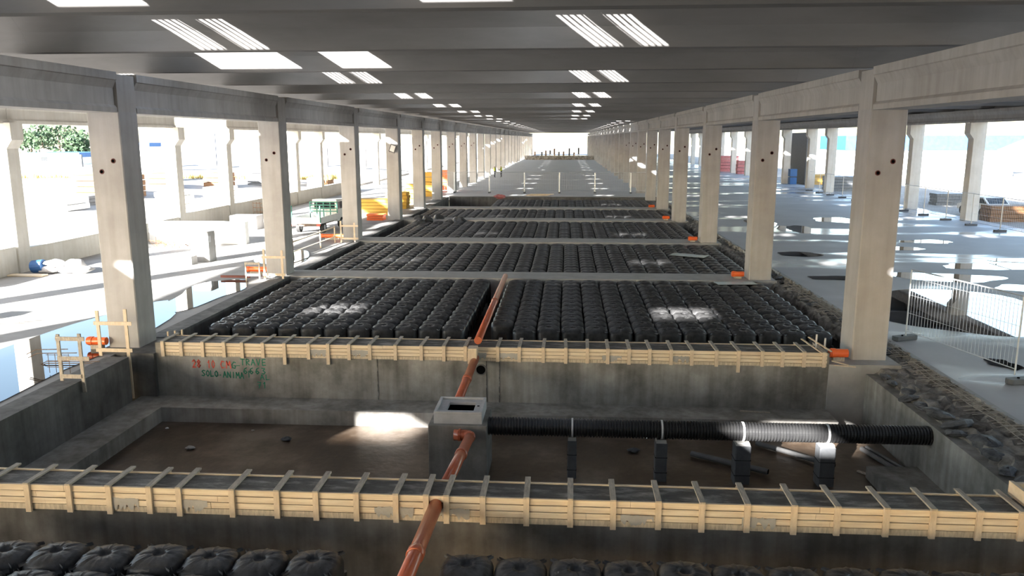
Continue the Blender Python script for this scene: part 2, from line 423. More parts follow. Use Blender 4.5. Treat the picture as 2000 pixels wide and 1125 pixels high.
pane = MB().add([(.03, -1.34, .1), (1.92, -1.34, .1), (1.92, 1.34, .1), (.03, 1.34, .1)], [(0, 1, 2, 3)])
sk0 = None
for a, b, yc in SKY:
    which = 'left aisle' if a < -12.4 else 'right aisle' if a > 8.1 else ('hall, left line' if a < -5 else 'hall, right line')
    ix = int(round((yc-K0-S/2)/S/2)); far_ = ix >= len(ORD); nm = 'distant' if far_ else ORD[max(0, ix)]
    sd = '' if a < 8.1 else (', inner line' if a < 15 else ', outer line')
    lab = f'twin wired skylight over the {which}{sd}, {nm} from the camera' if not far_ else f'twin wired skylight over the {which}{sd}, one of the distant ones'
    if sk0 is None:
        sk0 = empty('skylight', (a, yc, KZ+.95), lab, 'skylight', f'skylights of the {which}')
        fr.build('frame', M['zinc'], sk0); bars.build('glazing_bars', M['zinc'], sk0); pane.build('pane', M['sheet'], sk0)
    else:
        c = copy_tree(sk0); c.location = (a, yc, KZ+.95); c['label'] = lab; c['group'] = f'skylights of the {which}'

# ------------------------------------------------------------------ black void-former domes
def former_mesh(nseg, full):
    a = .371; n_ = 4.2; v = []; f = []; T = 1.65
    def Rr(t): c, s = abs(math.cos(t)), abs(math.sin(t)); return a/((c**n_+s**n_)**(1/n_))
    if full: rings = [('a', .0, -.05), ('a', .082, -.05), ('a', .090, -.004), ('t', .36, 0), ('t', .55, -.004), ('t', .73, -.018), ('t', .87, -.042), ('t', .955, -.078), ('t', 1.0, -.135), ('s', 1.0, 0)]
    else: rings = [('a', .0, -.04), ('a', .075, -.03), ('a', .10, 0), ('t', .6, -.010), ('t', .87, -.045), ('t', 1.0, -.135), ('s', 1.0, 0)]
    for ri, (k, r, z) in enumerate(rings):
        for i in range(nseg):
            t = 2*PI*(i+.5)/nseg
            corner = abs(math.sin(2*t))**2.2
            if k == 'a': rad, zz = r, z
            elif k == 't':
                rad, zz = r*Rr(t), z-.03*corner*max(0, r-.5)*2
                if full and r < .97:
                    ph = (i % 6)
                    if ph == 0: zz += .012
                    if ph in (1, 5): zz -= .006
            else: rad, zz = Rr(t)*.995, -.34-(.42*max(0, (corner-.35)/.65))
            v.append((rad*math.cos(t), rad*math.sin(t), T+zz))
    for r in range(len(rings)-1):
        for i in range(nseg):
            q = (i+1) % nseg; f.append((r*nseg+i, r*nseg+q, (r+1)*nseg+q, (r+1)*nseg+i))
    return v, f


fv, ff = former_mesh(48, True)
ROWN = ['first', 'second', 'third', 'fourth', 'fifth', 'sixth', 'seventh', 'eighth', 'ninth', 'tenth', 'eleventh', 'twelfth', 'thirteenth', 'fourteenth', 'fifteenth']
proto = None
def near_former():
    o = MB().add(fv, ff).build('void_former', M['black'], smooth=False)
    for p in o.data.polygons: p.use_smooth = True
    for sx in (-1, 1):
        for sy in (-1, 1):
            MB().tube([(sx*.335, sy*.335, 0), (sx*.325, sy*.325, 1.28)], [.035, .045], 8).build('leg', M['black'], o)
            t = MB(); d_ = Vector((sx, sy, 0)).normalized(); n_ = Vector((-d_.y, d_.x, 0))
            for q_ in (-1, 1):
                p0 = Vector((0, 0, 1.575))+d_*.36+n_*.035*q_; p1 = Vector((0, 0, 1.56))+d_*.475+n_*.02*q_
                t.add([p0, p1, p1+Vector((0, 0, .035)), p0+Vector((0, 0, .022)), p0+n_*.006*q_, p1+n_*.006*q_], [(0, 1, 2, 3), (0, 4, 5, 1), (4, 3, 2, 5)])
            t.build('corner_tab', M['greyplastic'], o)
    return o
near = near_former()
far_proto = MB().add(fv, ff).build('void_former', M['black'], smooth=True)
used = {'n': True, 'f': True}
def place(x, y, lab, grp, isnear):
    base = near if isnear else far_proto; key = 'n' if isnear else 'f'
    if used[key]: o = base; used[key] = False
    else: o = copy_tree(base)
    o.location = (x+random.uniform(-.008, .008), y+random.uniform(-.01, .01), -1.65+random.uniform(-.012, .012)); o.rotation_euler = (random.uniform(-.01, .01), random.uniform(-.01, .01), random.uniform(-.02, .02))
    o['label'] = lab; o['category'] = 'plastic dome'; o['group'] = grp
    return o
cnt = 0
for r, y in ((0, 9.94), (1, 9.19)):
    xs = [-3.46-.75*i for i in range(8)]
    for i, x in enumerate(xs):
        place(x, y, f'ribbed black dome, {"rear" if r==0 else "front"} row nearest the camera, {ROWN[i]} left of the pipe', 'domes in front of the near formwork', True); cnt += 1
    xs = [-1.31+.75*i for i in range(11)]
    for i, x in enumerate(xs):
        place(x, y, f'ribbed black dome, {"rear" if r==0 else "front"} row nearest the camera, {ROWN[i]} right of the pipe', 'domes in front of the near formwork', True); cnt += 1
stuffpos = []
for r in range(12):
    y = 24.0+.748*r
    for i in range(11):
        x = -10.93+.748*i
        if cnt < 300: place(x, y, f'black dome, left block, {ROWN[r]} row behind the formwork, {ROWN[i]} from the left wall', 'domes of the nearest bay, left block', r == 0); cnt += 1
        else: stuffpos.append((x, y, 0))
    for i in range(14):
        x = -1.97+.748*i
        if r == 0 and i == 0: continue
        if cnt < 300: place(x, y, f'black dome, right block, {ROWN[r]} row behind formwork, {ROWN[i]} from the pipe', 'domes of the nearest bay, right block', r == 0); cnt += 1
        else: stuffpos.append((x, y, 0))
for y0, y1, xa, xb in ((34.45, 44.5, -10.9, 8.2), (46.5, 56.7, -10.5, 8.2), (58.5, 66.6, -10.9, 8.2), (68.4, 77.3, -6.2, 8.2)):
    y = y0+.38
    while y < y1-.3:
        x = xa
        while x < xb: stuffpos.append((x, y, 0)); x += .748
        y += .748
lv, lf = former_mesh(20, False)
lv = np.array(lv); lf = np.array(lf)
# four square legs per distant dome
L_ = MB()
for sx in (-.33, .33):
    for sy in (-.33, .33): L_.box(sx-.035, sx+.035, sy-.035, sy+.035, .6, 1.4)
allv = []; allf = []; base = 0
Lv = np.array(L_.v); Lf = np.array(L_.f)
pv = np.vstack([lv, Lv]); pf = np.vstack([lf, Lf+len(lv)])
for (x, y, z) in stuffpos:
    allv.append(pv+np.array((x+random.uniform(-.01, .01), y+random.uniform(-.01, .01), -1.65+random.uniform(-.015, .015)))); allf.append(pf+base); base += len(pv)
allv = np.vstack(allv); allf = np.vstack(allf)
me = bpy.data.meshes.new('void_former_field'); me.from_pydata(allv.tolist(), [], allf.tolist()); me.update(); me.materials.append(M['black'])
me.polygons.foreach_set('use_smooth', [True]*len(me.polygons))
o = bpy.data.objects.new('void_former_field', me); col.objects.link(o)
tag(o, 'black plastic domes filling the farther bays of the excavation', 'plastic domes', kind='stuff')
# a few loose ones dropped in the left corner of the third bay
rl = random.Random(5)
for i in range(9):
    c = copy_tree(far_proto); c.location = (-10.6+.42*i+rl.uniform(-.2, .2), 56.2+rl.uniform(-1.6, .9)*(1 if i < 6 else .4), -1.45+rl.uniform(0, .25)); c.rotation_euler = (rl.uniform(-.5, .5), rl.uniform(-.5, .5), rl.uniform(0, 3))
    c['label'] = f'loose tipped black dome in the corner heap, {ROWN[i]} from the left wall'; c['group'] = 'loose domes in the corner'

# ------------------------------------------------------------------ timber formwork on the two pit walls
def formwork(xs, y0, y1, x0, x1, zb, ztop, strips, label, longs, hole_x=None):
    root = empty('timber_formwork', ((x0+x1)/2, y0, zb), label, 'formwork'); ox, oy, oz = (x0+x1)/2, y0, zb
    rn = random.Random(int(abs(x0)*10))
    for i in range(strips):
        a = zb+(ztop-zb)*i/strips; b = zb+(ztop-zb)*(i+1)/strips-.014
        x = x0; mb = MB()
        while x < x1:
            e = min(x1, x+rn.uniform(2.2, 4.0)); dy = rn.uniform(0, .012)
            if i == 0: dy = -.006
            if hole_x and i in (1, 2) and x < hole_x < e:
                mb.box(x-ox, hole_x-.118-ox, -.035-dy, 0, a-oz, b-oz); mb.box(hole_x+.118-ox, e-.004-ox, -.035-dy, 0, a-oz, b-oz)
            else: mb.box(x-ox, e-.004-ox, -.035-dy, 0, a-oz, b-oz)
            x = e
        pl = mb.build('plank', M['woods'] if i == 0 else M['wood'], root)
        # cement runs over some stretches
    rn2 = random.Random(9)
    for q0 in range(7):
        x = rn2.uniform(x0+1, x1-1); st = MB(); prev = 0
        zt_ = zb-oz+.05+rn2.uniform(.16, .2); z_ = zb-oz+.03; up = []; lo = []
        for q in range(16):
            xx = x+q*.034; up.append((xx-ox, -.051-.0008*q0, zt_+rn2.uniform(-.012, .012))); lo.append((xx-ox, -.051-.0008*q0, z_+rn2.uniform(0, .13)))
        st.add(up+lo, [(q, q+1, q+17, q+16) for q in range(15)])
        st.build('cement_run', M['beam'], root)
    MB().box(x0-ox, x1-ox, y1-oy, y1-oy+.035, zb-oz, ztop-oz).build('back_board', M['wood'], root)
    for i, x in enumerate(xs):
        x -= ox; w = .045; sk = rn.uniform(-.02, .02)
        u = MB().box(x-w, x+w, -.085, -.045, (zb-oz)-rn.uniform(0, .03)-(.16 if i in longs else 0), ztop-oz+.005).build('clamp_upright', M['wood2'], root)
        t = MB(); t.box(-w, w, -.09, y1-oy+.16, 0, .028, Matrix.Translation((x, 0, ztop-oz+.006)) @ Matrix.Rotation(sk, 4, 'Z')); t.build('clamp_batten', M['woodg'], u)
        MB().box(x-w, x+w, y1-oy+.04, y1-oy+.08, zb-oz+.1, ztop-oz+.005).build('clamp_back', M['wood2'], u)
    return root


fx1 = [-10.6, -9.95, -9.3, -8.64, -7.94, -7.27, -6.6, -6.11, -5.24, -4.51, -3.88, -3.23, -2.6, -2.12, -1.80, -1.23, -0.55, 0.13, 0.79, 1.48, 2.14, 2.82, 3.52, 4.16, 4.88, 5.56, 6.23, 6.84]
fx2 = [-11.01, -10.49, -9.88, -9.28, -8.77, -8.19, -7.59, -6.92, -6.38, -5.8, -5.23, -4.53, -3.82, -3.21, -2.63, -1.76, -1.18, -0.54, 0.06, 0.63, 1.17, 1.73, 2.27, 2.83, 3.37, 4.01, 4.58, 5.19, 5.71, 6.26, 6.77]
formwork(fx1, 11.45, 11.97, -11.6, 6.93, -.14, .30, 4, 'long pale timber formwork clamped over the near pit wall', (), -1.97)
formwork(fx2, 20.40, 21.12, -11.05, 6.86, -.09, .30, 4, 'long pale timber formwork clamped over the far pit wall, behind the manhole', (6, 8, 26))
for a, b, y0, y1 in ((-11.6, 6.93, 11.46, 11.94), (-11.05, 6.86, 20.41, 21.09)):
    tag(MB().box(a, b, y0, y1, .272, .286).build('fresh_concrete', M['darktop']), 'dark rough concrete filling the top of the ' + ('near' if y0 < 15 else 'far')+' timber formwork', 'concrete', kind='structure')
# timber bracket in the right corner of the near pit wall
b = empty('timber_bracket', (7.3, 11.9, .28), 'small timber corner bracket at the right end of the near formwork', 'bracket')
MB().box(-.3, -.24, -.25, .2, 0, .22).build('side_board', M['wood2'], b); MB().box(-.24, .3, .14, .2, 0, .2).build('back_board', M['wood2'], b); MB().box(-.24, .25, -.25, -.2, 0, .12).build('front_board', M['wood2'], b)

# ------------------------------------------------------------------ orange pipes
def opipe(root, name, a, b, r=.105, mname='orange', collar=()):
    a = Vector(a); b = Vector(b)
    p = MB().tube([a, b], r, 20).build(name, M[mname], root, smooth=False)
    for q in p.data.polygons: q.use_smooth = len(q.vertices) == 4
    for t in collar:
        c = a.lerp(b, t); d = (b-a).normalized()
        k = MB().tube([c-d*.10, c-d*.095, c+d*.04, c+d*.045], [r+.004, r+.018, r+.018, r+.004], 20).build('collar', M[mname], p)
        for q in k.data.polygons: q.use_smooth = len(q.vertices) == 4
    return p
root = empty('drain_pipe', (-2.4, 21, .2), 'long orange drain pipe running over the black domes to the manhole', 'pipe')
o3 = Vector(root.location)
opipe(root, 'upper_run', Vector((-2.47, 32.5, .12))-o3, Vector((-2.31, 20.55, .425))-o3, collar=(.5,))
opipe(root, 'lower_run', Vector((-2.34, 20.2, .04))-o3, Vector((-2.52, 17.4, -.42))-o3, collar=(.45,))
k_ = MB().box(-.12, .12, -1.05, -.72, -.26, .16); k_.build('timber_collar', M['wood2'], root)
root = empty('drain_pipe', (-2.0, 14, 0), 'orange drain pipe with elbow crossing the near formwork toward the camera', 'pipe'); o3 = Vector(root.location)
opipe(root, 'pit_run', Vector((-1.98, 16.0, -.50))-o3, Vector((-1.94, 12.02, .13))-o3, collar=(.42,))
opipe(root, 'front_run', Vector((-1.97, 11.44, .13))-o3, Vector((-2.06, 8.4, .13))-o3, .11, collar=(.50,))
e_ = MB().tube([Vector((-2.34, 16.02, -.50))-o3, Vector((-2.12, 16.02, -.50))-o3, Vector((-2.02, 16.0, -.50))-o3, Vector((-1.98, 15.93, -.495))-o3, Vector((-1.976, 15.80, -.47))-o3], .118, 20, True).build('elbow', M['orange'], root, smooth=True)
rgv = MB().tube([Vector((-2.24, 16.02, -.50))-o3, Vector((-2.19, 16.02, -.50))-o3], .135, 20).build('elbow_collar', M['orange'], e_)
stubs = [(20.75, 7.02, 7.5, 'beside the nearest right column'), (33.2, 7.0, 7.5, 'beside the second right column'), (45.2, 7.0, 7.5, 'beside the third right column'), (57.4, 7.0, 7.5, 'beside the fourth right column'), (67.2, 7.0, 7.5, 'beside the fifth right column'),
         (20.75, -13.4, -12.85, 'left of the nearest left column'), (33.2, -13.9, -12.9, 'left of the second left column'), (45.2, -14.3, -12.9, 'left of the third left column')]
for y, x0, x1, t in stubs:
    r_ = empty('pipe_stub', ((x0+x1)/2, y, .19), 'short bright orange pipe end '+t, 'pipe end', 'orange pipe ends'); h = (x1-x0)/2; MB().box(-h*.6, h*.6, -.08, .08, -.23, -.10).build('packing_block', M['woodg'], r_)
    q = MB().tube([(-h, 0, 0), (h, 0, 0)], .11, 18).build('pipe', M['orange2'], r_); MB().tube([(-h+.05, 0, 0), (-h+.16, 0, 0)], .128, 18).build('socket', M['orange2'], r_)

# ------------------------------------------------------------------ manhole
mh = empty('manhole', (-2.29, 16.8, -1.65), 'square concrete manhole with pale cover frame, in the pit', 'manhole')
MB().box(-.64, .64, -.62, .62, 0, 1.30).build('chamber', M['box'], mh, bevel=.015)
c = MB(); z0, z1 = 1.32, 1.60
def ringbox(mb, ax, ay, bx, by, z0, z1, ox=0):
    mb.box(-ax, ax, -ay, -by, z0, z1).box(-ax, ax, by, ay, z0, z1).box(-ax, -bx+ox, -by, by, z0, z1).box(bx+ox, ax, -by, by, z0, z1)
ringbox(c, .53, .52, .30, .27, 1.30, 1.53, .02); ringbox(c, .53, .52, .47, .46, 1.53, 1.575)
cv = c.build('cover_frame', M['cover'], mh, bevel=.008)
li = MB(); ringbox(li, .30, .27, .276, .264, 1.30, 1.465, .02); li.box(-.276, .296, -.264, .264, 1.301, 1.31); li.build('shaft_shade_lining', M['hole'], cv)  # black lining and base painted in as the shade down the shaft
MB().box(.37, .42, .0, .05, 1.53, 1.537).build('lifting_socket', M['hole'], cv)

# ------------------------------------------------------------------ corrugated black pipe on pillars
cp = empty('corrugated_pipe', (3.1, 16.6, -.49), 'long black corrugated pipe running right from the manhole on grey pillars', 'pipe')
pts = []; rr_ = []; x = -4.74
while x < 4.72:
    pts += [(x, 0, 0), (x+.028, 0, 0), (x+.036, 0, 0), (x+.058, 0, 0)]; rr_ += [.205, .205, .180, .180]; x += .066
pb = MB().tube(pts, rr_, 28).build('pipe_body', M['pipe'], cp)
for q in pb.data.polygons: q.use_smooth = False
MB().add([(4.74, .15*math.cos(2*PI*k/24), .15*math.sin(2*PI*k/24)) for k in range(24)], [tuple(range(24))]).build('end_shade_disc', M['hole'], cp)  # black disc on the solid end, painted as the shade within
for x in (.21, 2.16, 3.91, 5.70):
    MB().tube([(x-3.1-.02, 0, 0), (x-3.1+.02, 0, 0)], .212, 28).build('strap', M['strap'], cp)
for i, (x, w) in enumerate(((.21, .10), (2.16, .13), (3.91, .17), (5.70, .17))):
    r_ = empty('pipe_support', (x, 16.6, -1.65), f'grey square pillar holding the corrugated pipe, {["first", "second", "third", "last"][i]} from the manhole', 'pillar', 'pipe supports')
    MB().cbox(-w, w, -w, w, 0, .88, .02).build('post', M['greyplastic'], r_)
    MB().prism([(-w*.9, .88), (w*.9, .88), (w*.75, .96), (-w*.75, .96)], 'y', -w*.9, w*.9).build('saddle', M['beam'], r_)
    MB().box(-w-.004, w+.004, -w-.004, w+.004, .55, .56).box(-w-.004, w+.004, -w-.004, w+.004, .2, .21).build('joint_line', M['hole'], r_)

# loose things lying in the pit
def loose(name, a, b, r, m, lab, cat, hollow=True, grp=None):
    a = Vector(a); b = Vector(b); o = MB().tube([a, b], r, 14).build(name, M[m]); tag(o, lab, cat, grp)
    if hollow:
        d = (b-a).normalized(); q = MB().tube([b+d*.001, b+d*.004], r*.85, 14).build('end_shade_disc', M['hole'], o)  # black cap painted as the shade inside the pipe
    return o
loose('plastic_pipe', (3.05, 17.9, -1.56), (4.6, 16.95, -1.56), .07, 'greypvc', 'grey plastic pipe lying in the pit left of the third pillar', 'pipe')
loose('plastic_pipe', (4.75, 18.7, -1.57), (6.2, 17.4, -1.57), .06, 'greypvc', 'grey plastic pipe lying in the pit between the last two pillars', 'pipe')
loose('plastic_pipe', (2.9, 15.6, -1.55), (4.7, 15.95, -1.55), .08, 'greypvc', 'dark pipe lying nearest the timber formwork in the pit', 'pipe')
loose('plastic_pipe', (7.2, 18.5, -1.58), (7.55, 17.2, -1.58), .06, 'greypvc', 'short grey pipe lying against the right pit wall', 'pipe')
loose('plastic_pipe', (7.35, 18.6, -1.58), (7.72, 17.3, -1.58), .05, 'greypvc', 'second short pipe closest to the right pit wall', 'pipe')
tag(MB().box(-.5, .5, -.035, .035, 0, .03, Matrix.Translation((7.0, 16.9, -1.64)) @ Matrix.Rotation(-.85, 4, 'Z')).build('wooden_lath', M['woodg']), 'thin wooden slat on the pit floor by the right wall', 'slat')
tag(MB().box(-.38, .38, -.02, .02, 0, .03, Matrix.Translation((5.0, 20.0, -1.24)) @ Matrix.Rotation(-.12, 4, 'Z')).build('wooden_lath', M['woodg']), 'thin slat lying on the ledge under the far formwork', 'slat')


def rockmesh(rx, ry, rz, seed):
    rn = random.Random(seed); v = []; f = []; nu, nv = 9, 6
    for j_ in range(nv+1):
        ph = PI*j_/nv
        for i in range(nu):
            t = 2*PI*i/nu; k = rn.uniform(.72, 1.15) if 0 < j_ < nv else 1
            v.append((rx*math.sin(ph)*math.cos(t)*k, ry*math.sin(ph)*math.sin(t)*k, rz*(1-math.cos(ph))*.5*(rn.uniform(.9, 1.1))))
    for j_ in range(nv):
        for i in range(nu): f.append((j_*nu+i, j_*nu+(i+1) % nu, (j_+1)*nu+(i+1) % nu, (j_+1)*nu+i))
    return v, f
for i, (x, y, r, m, t) in enumerate(((-9.05, 17.6, .12, 'beam', 'pale broken brick lying in the mud at left'), (1.71, 18.1, .16, 'rock', 'dark lump in the mud between the first two pillars'), (-6.9, 18.3, .14, 'rock', 'dark lump in the mud left of the sunlit patch'),
                                    (2.1, 19.0, .07, 'white', 'small white scrap on the mud near the second pillar'), (-10.3, 18.9, .06, 'white', 'small white scrap at the left end of the ledge'), (-8.0, 18.9, .05, 'beam', 'tiny pale stone on the mud under the writing'))):
    v, f = rockmesh(r, r*.7, r*.7, i); tag(MB().add(v, f).build('debris_lump', M[m], loc=(x, y, -1.65)), t, 'debris')
# dark chunks along the broken edge
rk = random.Random(11)
for i in range(34):
    y = 11.9+i*.56 if i < 17 else 21.9+(i-17)*.9; r = rk.uniform(.14, .26) if i < 17 else rk.uniform(.08, .2)
    v, f = rockmesh(r*1.0, r*1.5, r*.9, i+40)
    lab = (f'dark chunk of broken concrete on the right pit edge, {(ROWN+["sixteenth", "seventeenth"])[i]} from the near formwork' if i < 17 else f'small dark stone on the rubble strip right of the domes, {(ROWN+["sixteenth", "seventeenth"])[i-17]} behind the column')
    if i < 17 and y > 20: continue
    o = MB().add(v, f).build('concrete_chunk', M['rock'], loc=((8.12 if i < 17 else 8.9)+rk.uniform(-.12, .2), y+rk.uniform(-.1, .1), -.235 if i < 17 else -.12)); o.rotation_euler = (rk.uniform(-.4, .4), rk.uniform(-.4, .4), rk.uniform(0, 3))
    tag(o, lab, 'stone', 'dark chunks on the pit edge' if i < 17 else 'stones beside the domes')
# steel mesh sheets sticking out of the slab edge
for (ya, yb, t) in ((11.5, 20.6, 'bent steel mesh along the slab edge, in front of the nearest right column'), (21.2, 31.8, 'bent steel mesh along the slab edge, behind the nearest right column')):
    w_ = MB(); rn = random.Random(int(ya)); y = ya
    while y < yb:
        z = -.03+rn.uniform(-.03, .03); w_.tube([(8.72+rn.uniform(-.12, .2), y+rn.uniform(-.03, .03), z+.02), (9.0, y, z+.05), (9.33, y+rn.uniform(-.02, .02), z+.07)], .008, 4); y += .15
    for x in (8.92, 9.08, 9.24): w_.tube([(x+.03*math.sin(q), ya+(yb-ya)*q/14, .03+.02*math.sin(q*2)) for q in range(15)], .008, 4)
    tag(w_.build('reinforcing_mesh', M['mesh']), t, 'steel mesh')

# ------------------------------------------------------------------ painted writing on the back wall (hand strokes)
G = {'S': [[(1, .9), (.5, 1), (.1, .8), (.5, .5), (.9, .25), (.5, 0), (0, .1)]], 'O': [[(.5, 1), (.1, .7), (.1, .3), (.5, 0), (.9, .3), (.9, .7), (.5, 1)]], 'L': [[(.1, 1), (.1, 0), (.9, .05)]],
     'A': [[(0, 0), (.45, 1), (.95, 0)], [(.2, .4), (.8, .4)]], 'N': [[(0, 0), (.05, 1), (.85, 0), (.9, 1)]], 'I': [[(.5, 0), (.5, 1)]], 'M': [[(0, 0), (.1, 1), (.5, .4), (.85, 1), (1, 0)]],
     'G': [[(.9, .9), (.5, 1), (.1, .6), (.2, .1), (.7, 0), (.85, .4), (.5, .4)]], 'T': [[(0, 1), (1, .95)], [(.5, 1), (.5, 0)]], 'R': [[(.1, 0), (.1, 1), (.8, .85), (.8, .6), (.1, .5), (.9, 0)]],
     'V': [[(0, 1), (.45, 0), (.9, 1)]], 'E': [[(.9, 1), (.1, .95), (.1, 0), (.9, .03)], [(.1, .5), (.8, .5)]], '6': [[(.8, 1), (.3, .8), (.1, .3), (.5, 0), (.85, .25), (.5, .5), (.15, .35)]],
     '3': [[(.1, 1), (.8, .9), (.4, .55), (.9, .3), (.5, 0), (.1, .1)]], '7': [[(.05, 1), (.9, .95), (.4, 0)], [(.2, .5), (.8, .5)]], '1': [[(.2, .7), (.55, 1), (.5, 0)]], '.': [[(.3, .35), (.5, .35)]],
     '8': [[(.5, .5), (.15, .75), (.5, 1), (.85, .75), (.15, .25), (.5, 0), (.85, .25), (.5, .5)]], '0': [[(.5, 1), (.1, .7), (.1, .3), (.5, 0), (.9, .3), (.9, .7), (.5, 1)]], '2': [[(.1, .8), (.5, 1), (.85, .7), (.1, 0), (.9, .03)]], 'C': [[(.9, .9), (.4, 1), (.1, .5), (.4, 0), (.9, .1)]], '-': [[(.1, .5), (.9, .5)]], ' ': []}
def write(txt, x, z, h, w, m, adv=None, slope=0, th=.018):
    mb = MB(); adv = adv or w*1.3
    for ch in txt:
        for st in G[ch]:
            for (a, b) in zip(st[:-1], st[1:]):
                p = Vector((x+a[0]*w, 20.392, z+a[1]*h)); q = Vector((x+b[0]*w, 20.392, z+b[1]*h)); d = (q-p)
                if d.length < 1e-6: continue
                nrm = Vector((-d.z, 0, d.x)).normalized()*th*.5; e = d.normalized()*th*.4
                mb.add([p-e-nrm, q+e-nrm, q+e+nrm, p-e+nrm], [(0, 1, 2, 3)])
        x += adv; z += slope
    return mb.build('painted_writing', M[m], bw)
q = write('28', -10.23, -.42, .21, .10, 'redpaint', .13, th=.034); q['label'] = 'red painted date'
write('10', -9.80, -.43, .21, .08, 'redpaint', .12, th=.026); write('CM', -9.44, -.43, .20, .12, 'redpaint', .17, th=.028)
write('G', -9.12, -.43, .18, .13, 'greenpaint', th=.026); write('-', -8.99, -.43, .16, .12, 'greenpaint', th=.018)
write('SOLO.ANIMA', -9.98, -.66, .16, .095, 'greenpaint', .121, slope=-.006, th=.028)
write('TRAVE', -8.86, -.33, .17, .11, 'greenpaint', .15, th=.026); write('6663', -8.80, -.58, .17, .12, 'greenpaint', .17, th=.026)
write('AL', -8.33, -.74, .14, .11, 'greenpaint', .15, th=.024); write('71', -8.42, -.98, .17, .10, 'greenpaint', .15, th=.024)
write('I', -8.70, -.68, .18, .1, 'greenpaint', th=.02)

# ------------------------------------------------------------------ timber guard frames at the left columns
def guard(label, posts, rails, y, m='wood2', th=.09, group='timber guard frames'):
    x0 = sum(p[0] for p in posts)/len(posts); zb = min(p[1] for p in posts)
    r_ = empty('timber_guard_frame', (x0, y, zb), label, 'guard frame', group)
    for (x, a, b) in posts: MB().box(x-x0-th/2, x-x0+th/2, -.02, .02, a-zb, b-zb).build('post', M[m], r_)
    for (xa, xb, z) in rails: MB().box(xa-x0, xb-x0, -.045, -.02, z-zb-.05, z-zb+.05).build('rail', M[m], r_)
guard('pale timber guard frame with two rails in front of the nearest left column', [(-12.62, -.04, 1.22), (-11.83, -1.24, 1.27)], [(-12.72, -11.66, .88), (-12.72, -11.70, .13)], 20.06)
guard('grey weathered guard frame on the left pit wall', [(-12.18, .0, 1.16), (-11.64, -.28, 1.18)], [(-12.22, -11.5, 1.06), (-12.22, -11.42, .57), (-12.15, -11.66, .12)], 17.7, 'woodg', .08)
guard('pale timber guard frame in front of the second left column', [(-12.6, -.2, 1.25), (-11.82, -.5, 1.2)], [(-12.68, -11.68, .91), (-12.66, -11.70, .17)], 32.0)
guard('slim weathered guard frame left of the second left column', [(-13.24, -.05, .72), (-12.66, -.05, .76)], [(-13.26, -12.62, .70), (-13.26, -12.62, .22)], 31.6, 'woodg', .05)
guard('pale timber guard frame in front of the third left column', [(-12.73, -.05, 1.2), (-11.95, -.2, 1.1)], [(-12.78, -11.72, .92), (-12.78, -11.72, .2)], 44.0)
# railing from third column back along the wall
r_ = empty('timber_railing', (-13.0, 41, 0), 'sloping timber handrail with red posts left of the third bay wall', 'railing')
MB().bar((-.1, 3.0, .85), (-.5, -3.0, .75), .09, .05).build('handrail', M['wood2'], r_)
for y, x in ((3.0, -.1), (.8, -.25), (-2.9, -.5)): MB().box(x-.03, x+.03, y-.03, y+.03, -.05, .9).build('post', M['redrim'] if y < 0 else M['wood2'], r_)
MB().bar((-.1, 3.0, .3), (-.5, -3.0, .25), .09, .03).build('lower_rail', M['wood'], r_)
# short stakes at the left end of the far formwork and rebar
for i, x in enumerate((-11.35, -11.2, -11.05)):
    tag(MB().box(x-.02, x+.02, 21.3+.12*i, 21.34+.12*i, -.02, .35).build('timber_stake', M['wood2']), f'short timber stake at the left end of the far formwork, {ROWN[i]} from the column', 'stake', 'stakes by the far formwork')
for i, (xa, xb, y, z) in enumerate(((-13.7, -12.9, 19.0, .40), (-13.6, -12.6, 18.9, .33), (-13.55, -12.33, 19.1, .0), (-13.6, -12.2, 19.2, .02))):
    tag(MB().tube([(xa-.2, y-.1, z-.1), (xa, y, z), (xb, y+.1, z)], .012, 6).build('steel_bar', M['rebar']), f'thin dark steel bar over the left puddle, {["topmost", "second from top", "third from top", "lowest"][i]} of the bunch', 'steel bar', 'steel bars over the left puddle')
w_ = MB()
for x in (-12.9, -12.72, -12.54, -12.36): w_.tube([(x, 18.3, .0), (x, 18.3, .5)], .008, 5)
for z in (.15, .32, .47): w_.tube([(-12.95, 18.3, z), (-12.36, 18.3, z)], .008, 5)
tag(w_.build('steel_grid', M['rebar']), 'small upright grid of thin steel bars behind the weathered guard frame', 'steel grid')
tag(MB().box(-14.5, -13.25, 31.95, 32.05, .02, .12).build('red_beam', M['redrim']), 'dark red bar left of the second guard frame', 'bar')

# ------------------------------------------------------------------ puddles
def puddle(cx, cy, rx, ry, seed, lab, z=.004, grp='puddles', rot=0):
    rn = random.Random(seed); n = 40; k = [rn.uniform(-1, 1) for _ in range(8)]
    v = []
    for i in range(n):
        t = 2*PI*i/n; r = 1+.16*k[0]*math.sin(2*t+k[1]*3)+.14*k[2]*math.sin(3*t+k[3]*3)+.10*k[4]*math.sin(5*t+k[5]*3)+.06*k[6]*math.sin(8*t+k[7]*3)
        x = rx*r*math.cos(t); y = ry*r*math.sin(t); v.append((cx+x*math.cos(rot)-y*math.sin(rot), cy+x*math.sin(rot)+y*math.cos(rot), z+seed*.0006))
    tag(MB().add(v, [tuple(range(n))]).build('puddle', M['water']), lab, 'puddle', grp)
puddle(13.4, 27.4, 3.6, 3.4, 1, 'large dark mirror-like puddle on the right slab behind the mesh fence')
puddle(16.0, 34.0, 2.2, 1.2, 2, 'white-reflecting puddle just beyond the largest one on the right slab')
puddle(19.5, 37, 2.2, 1.0, 5, 'narrow bright puddle at the right edge of the frame')
puddle(18.3, 31.5, 1.3, 1.0, 6, 'small puddle at the right edge beside the largest one')
puddle(17.5, 43, 1.5, .8, 7, 'bright puddle in the middle of the right slab')
puddle(20.5, 46, 1.5, .8, 8, 'puddle shining between the two front outer columns')
puddle(15.0, 52, 1.2, 2.2, 9, 'bright puddle right of the second right column')
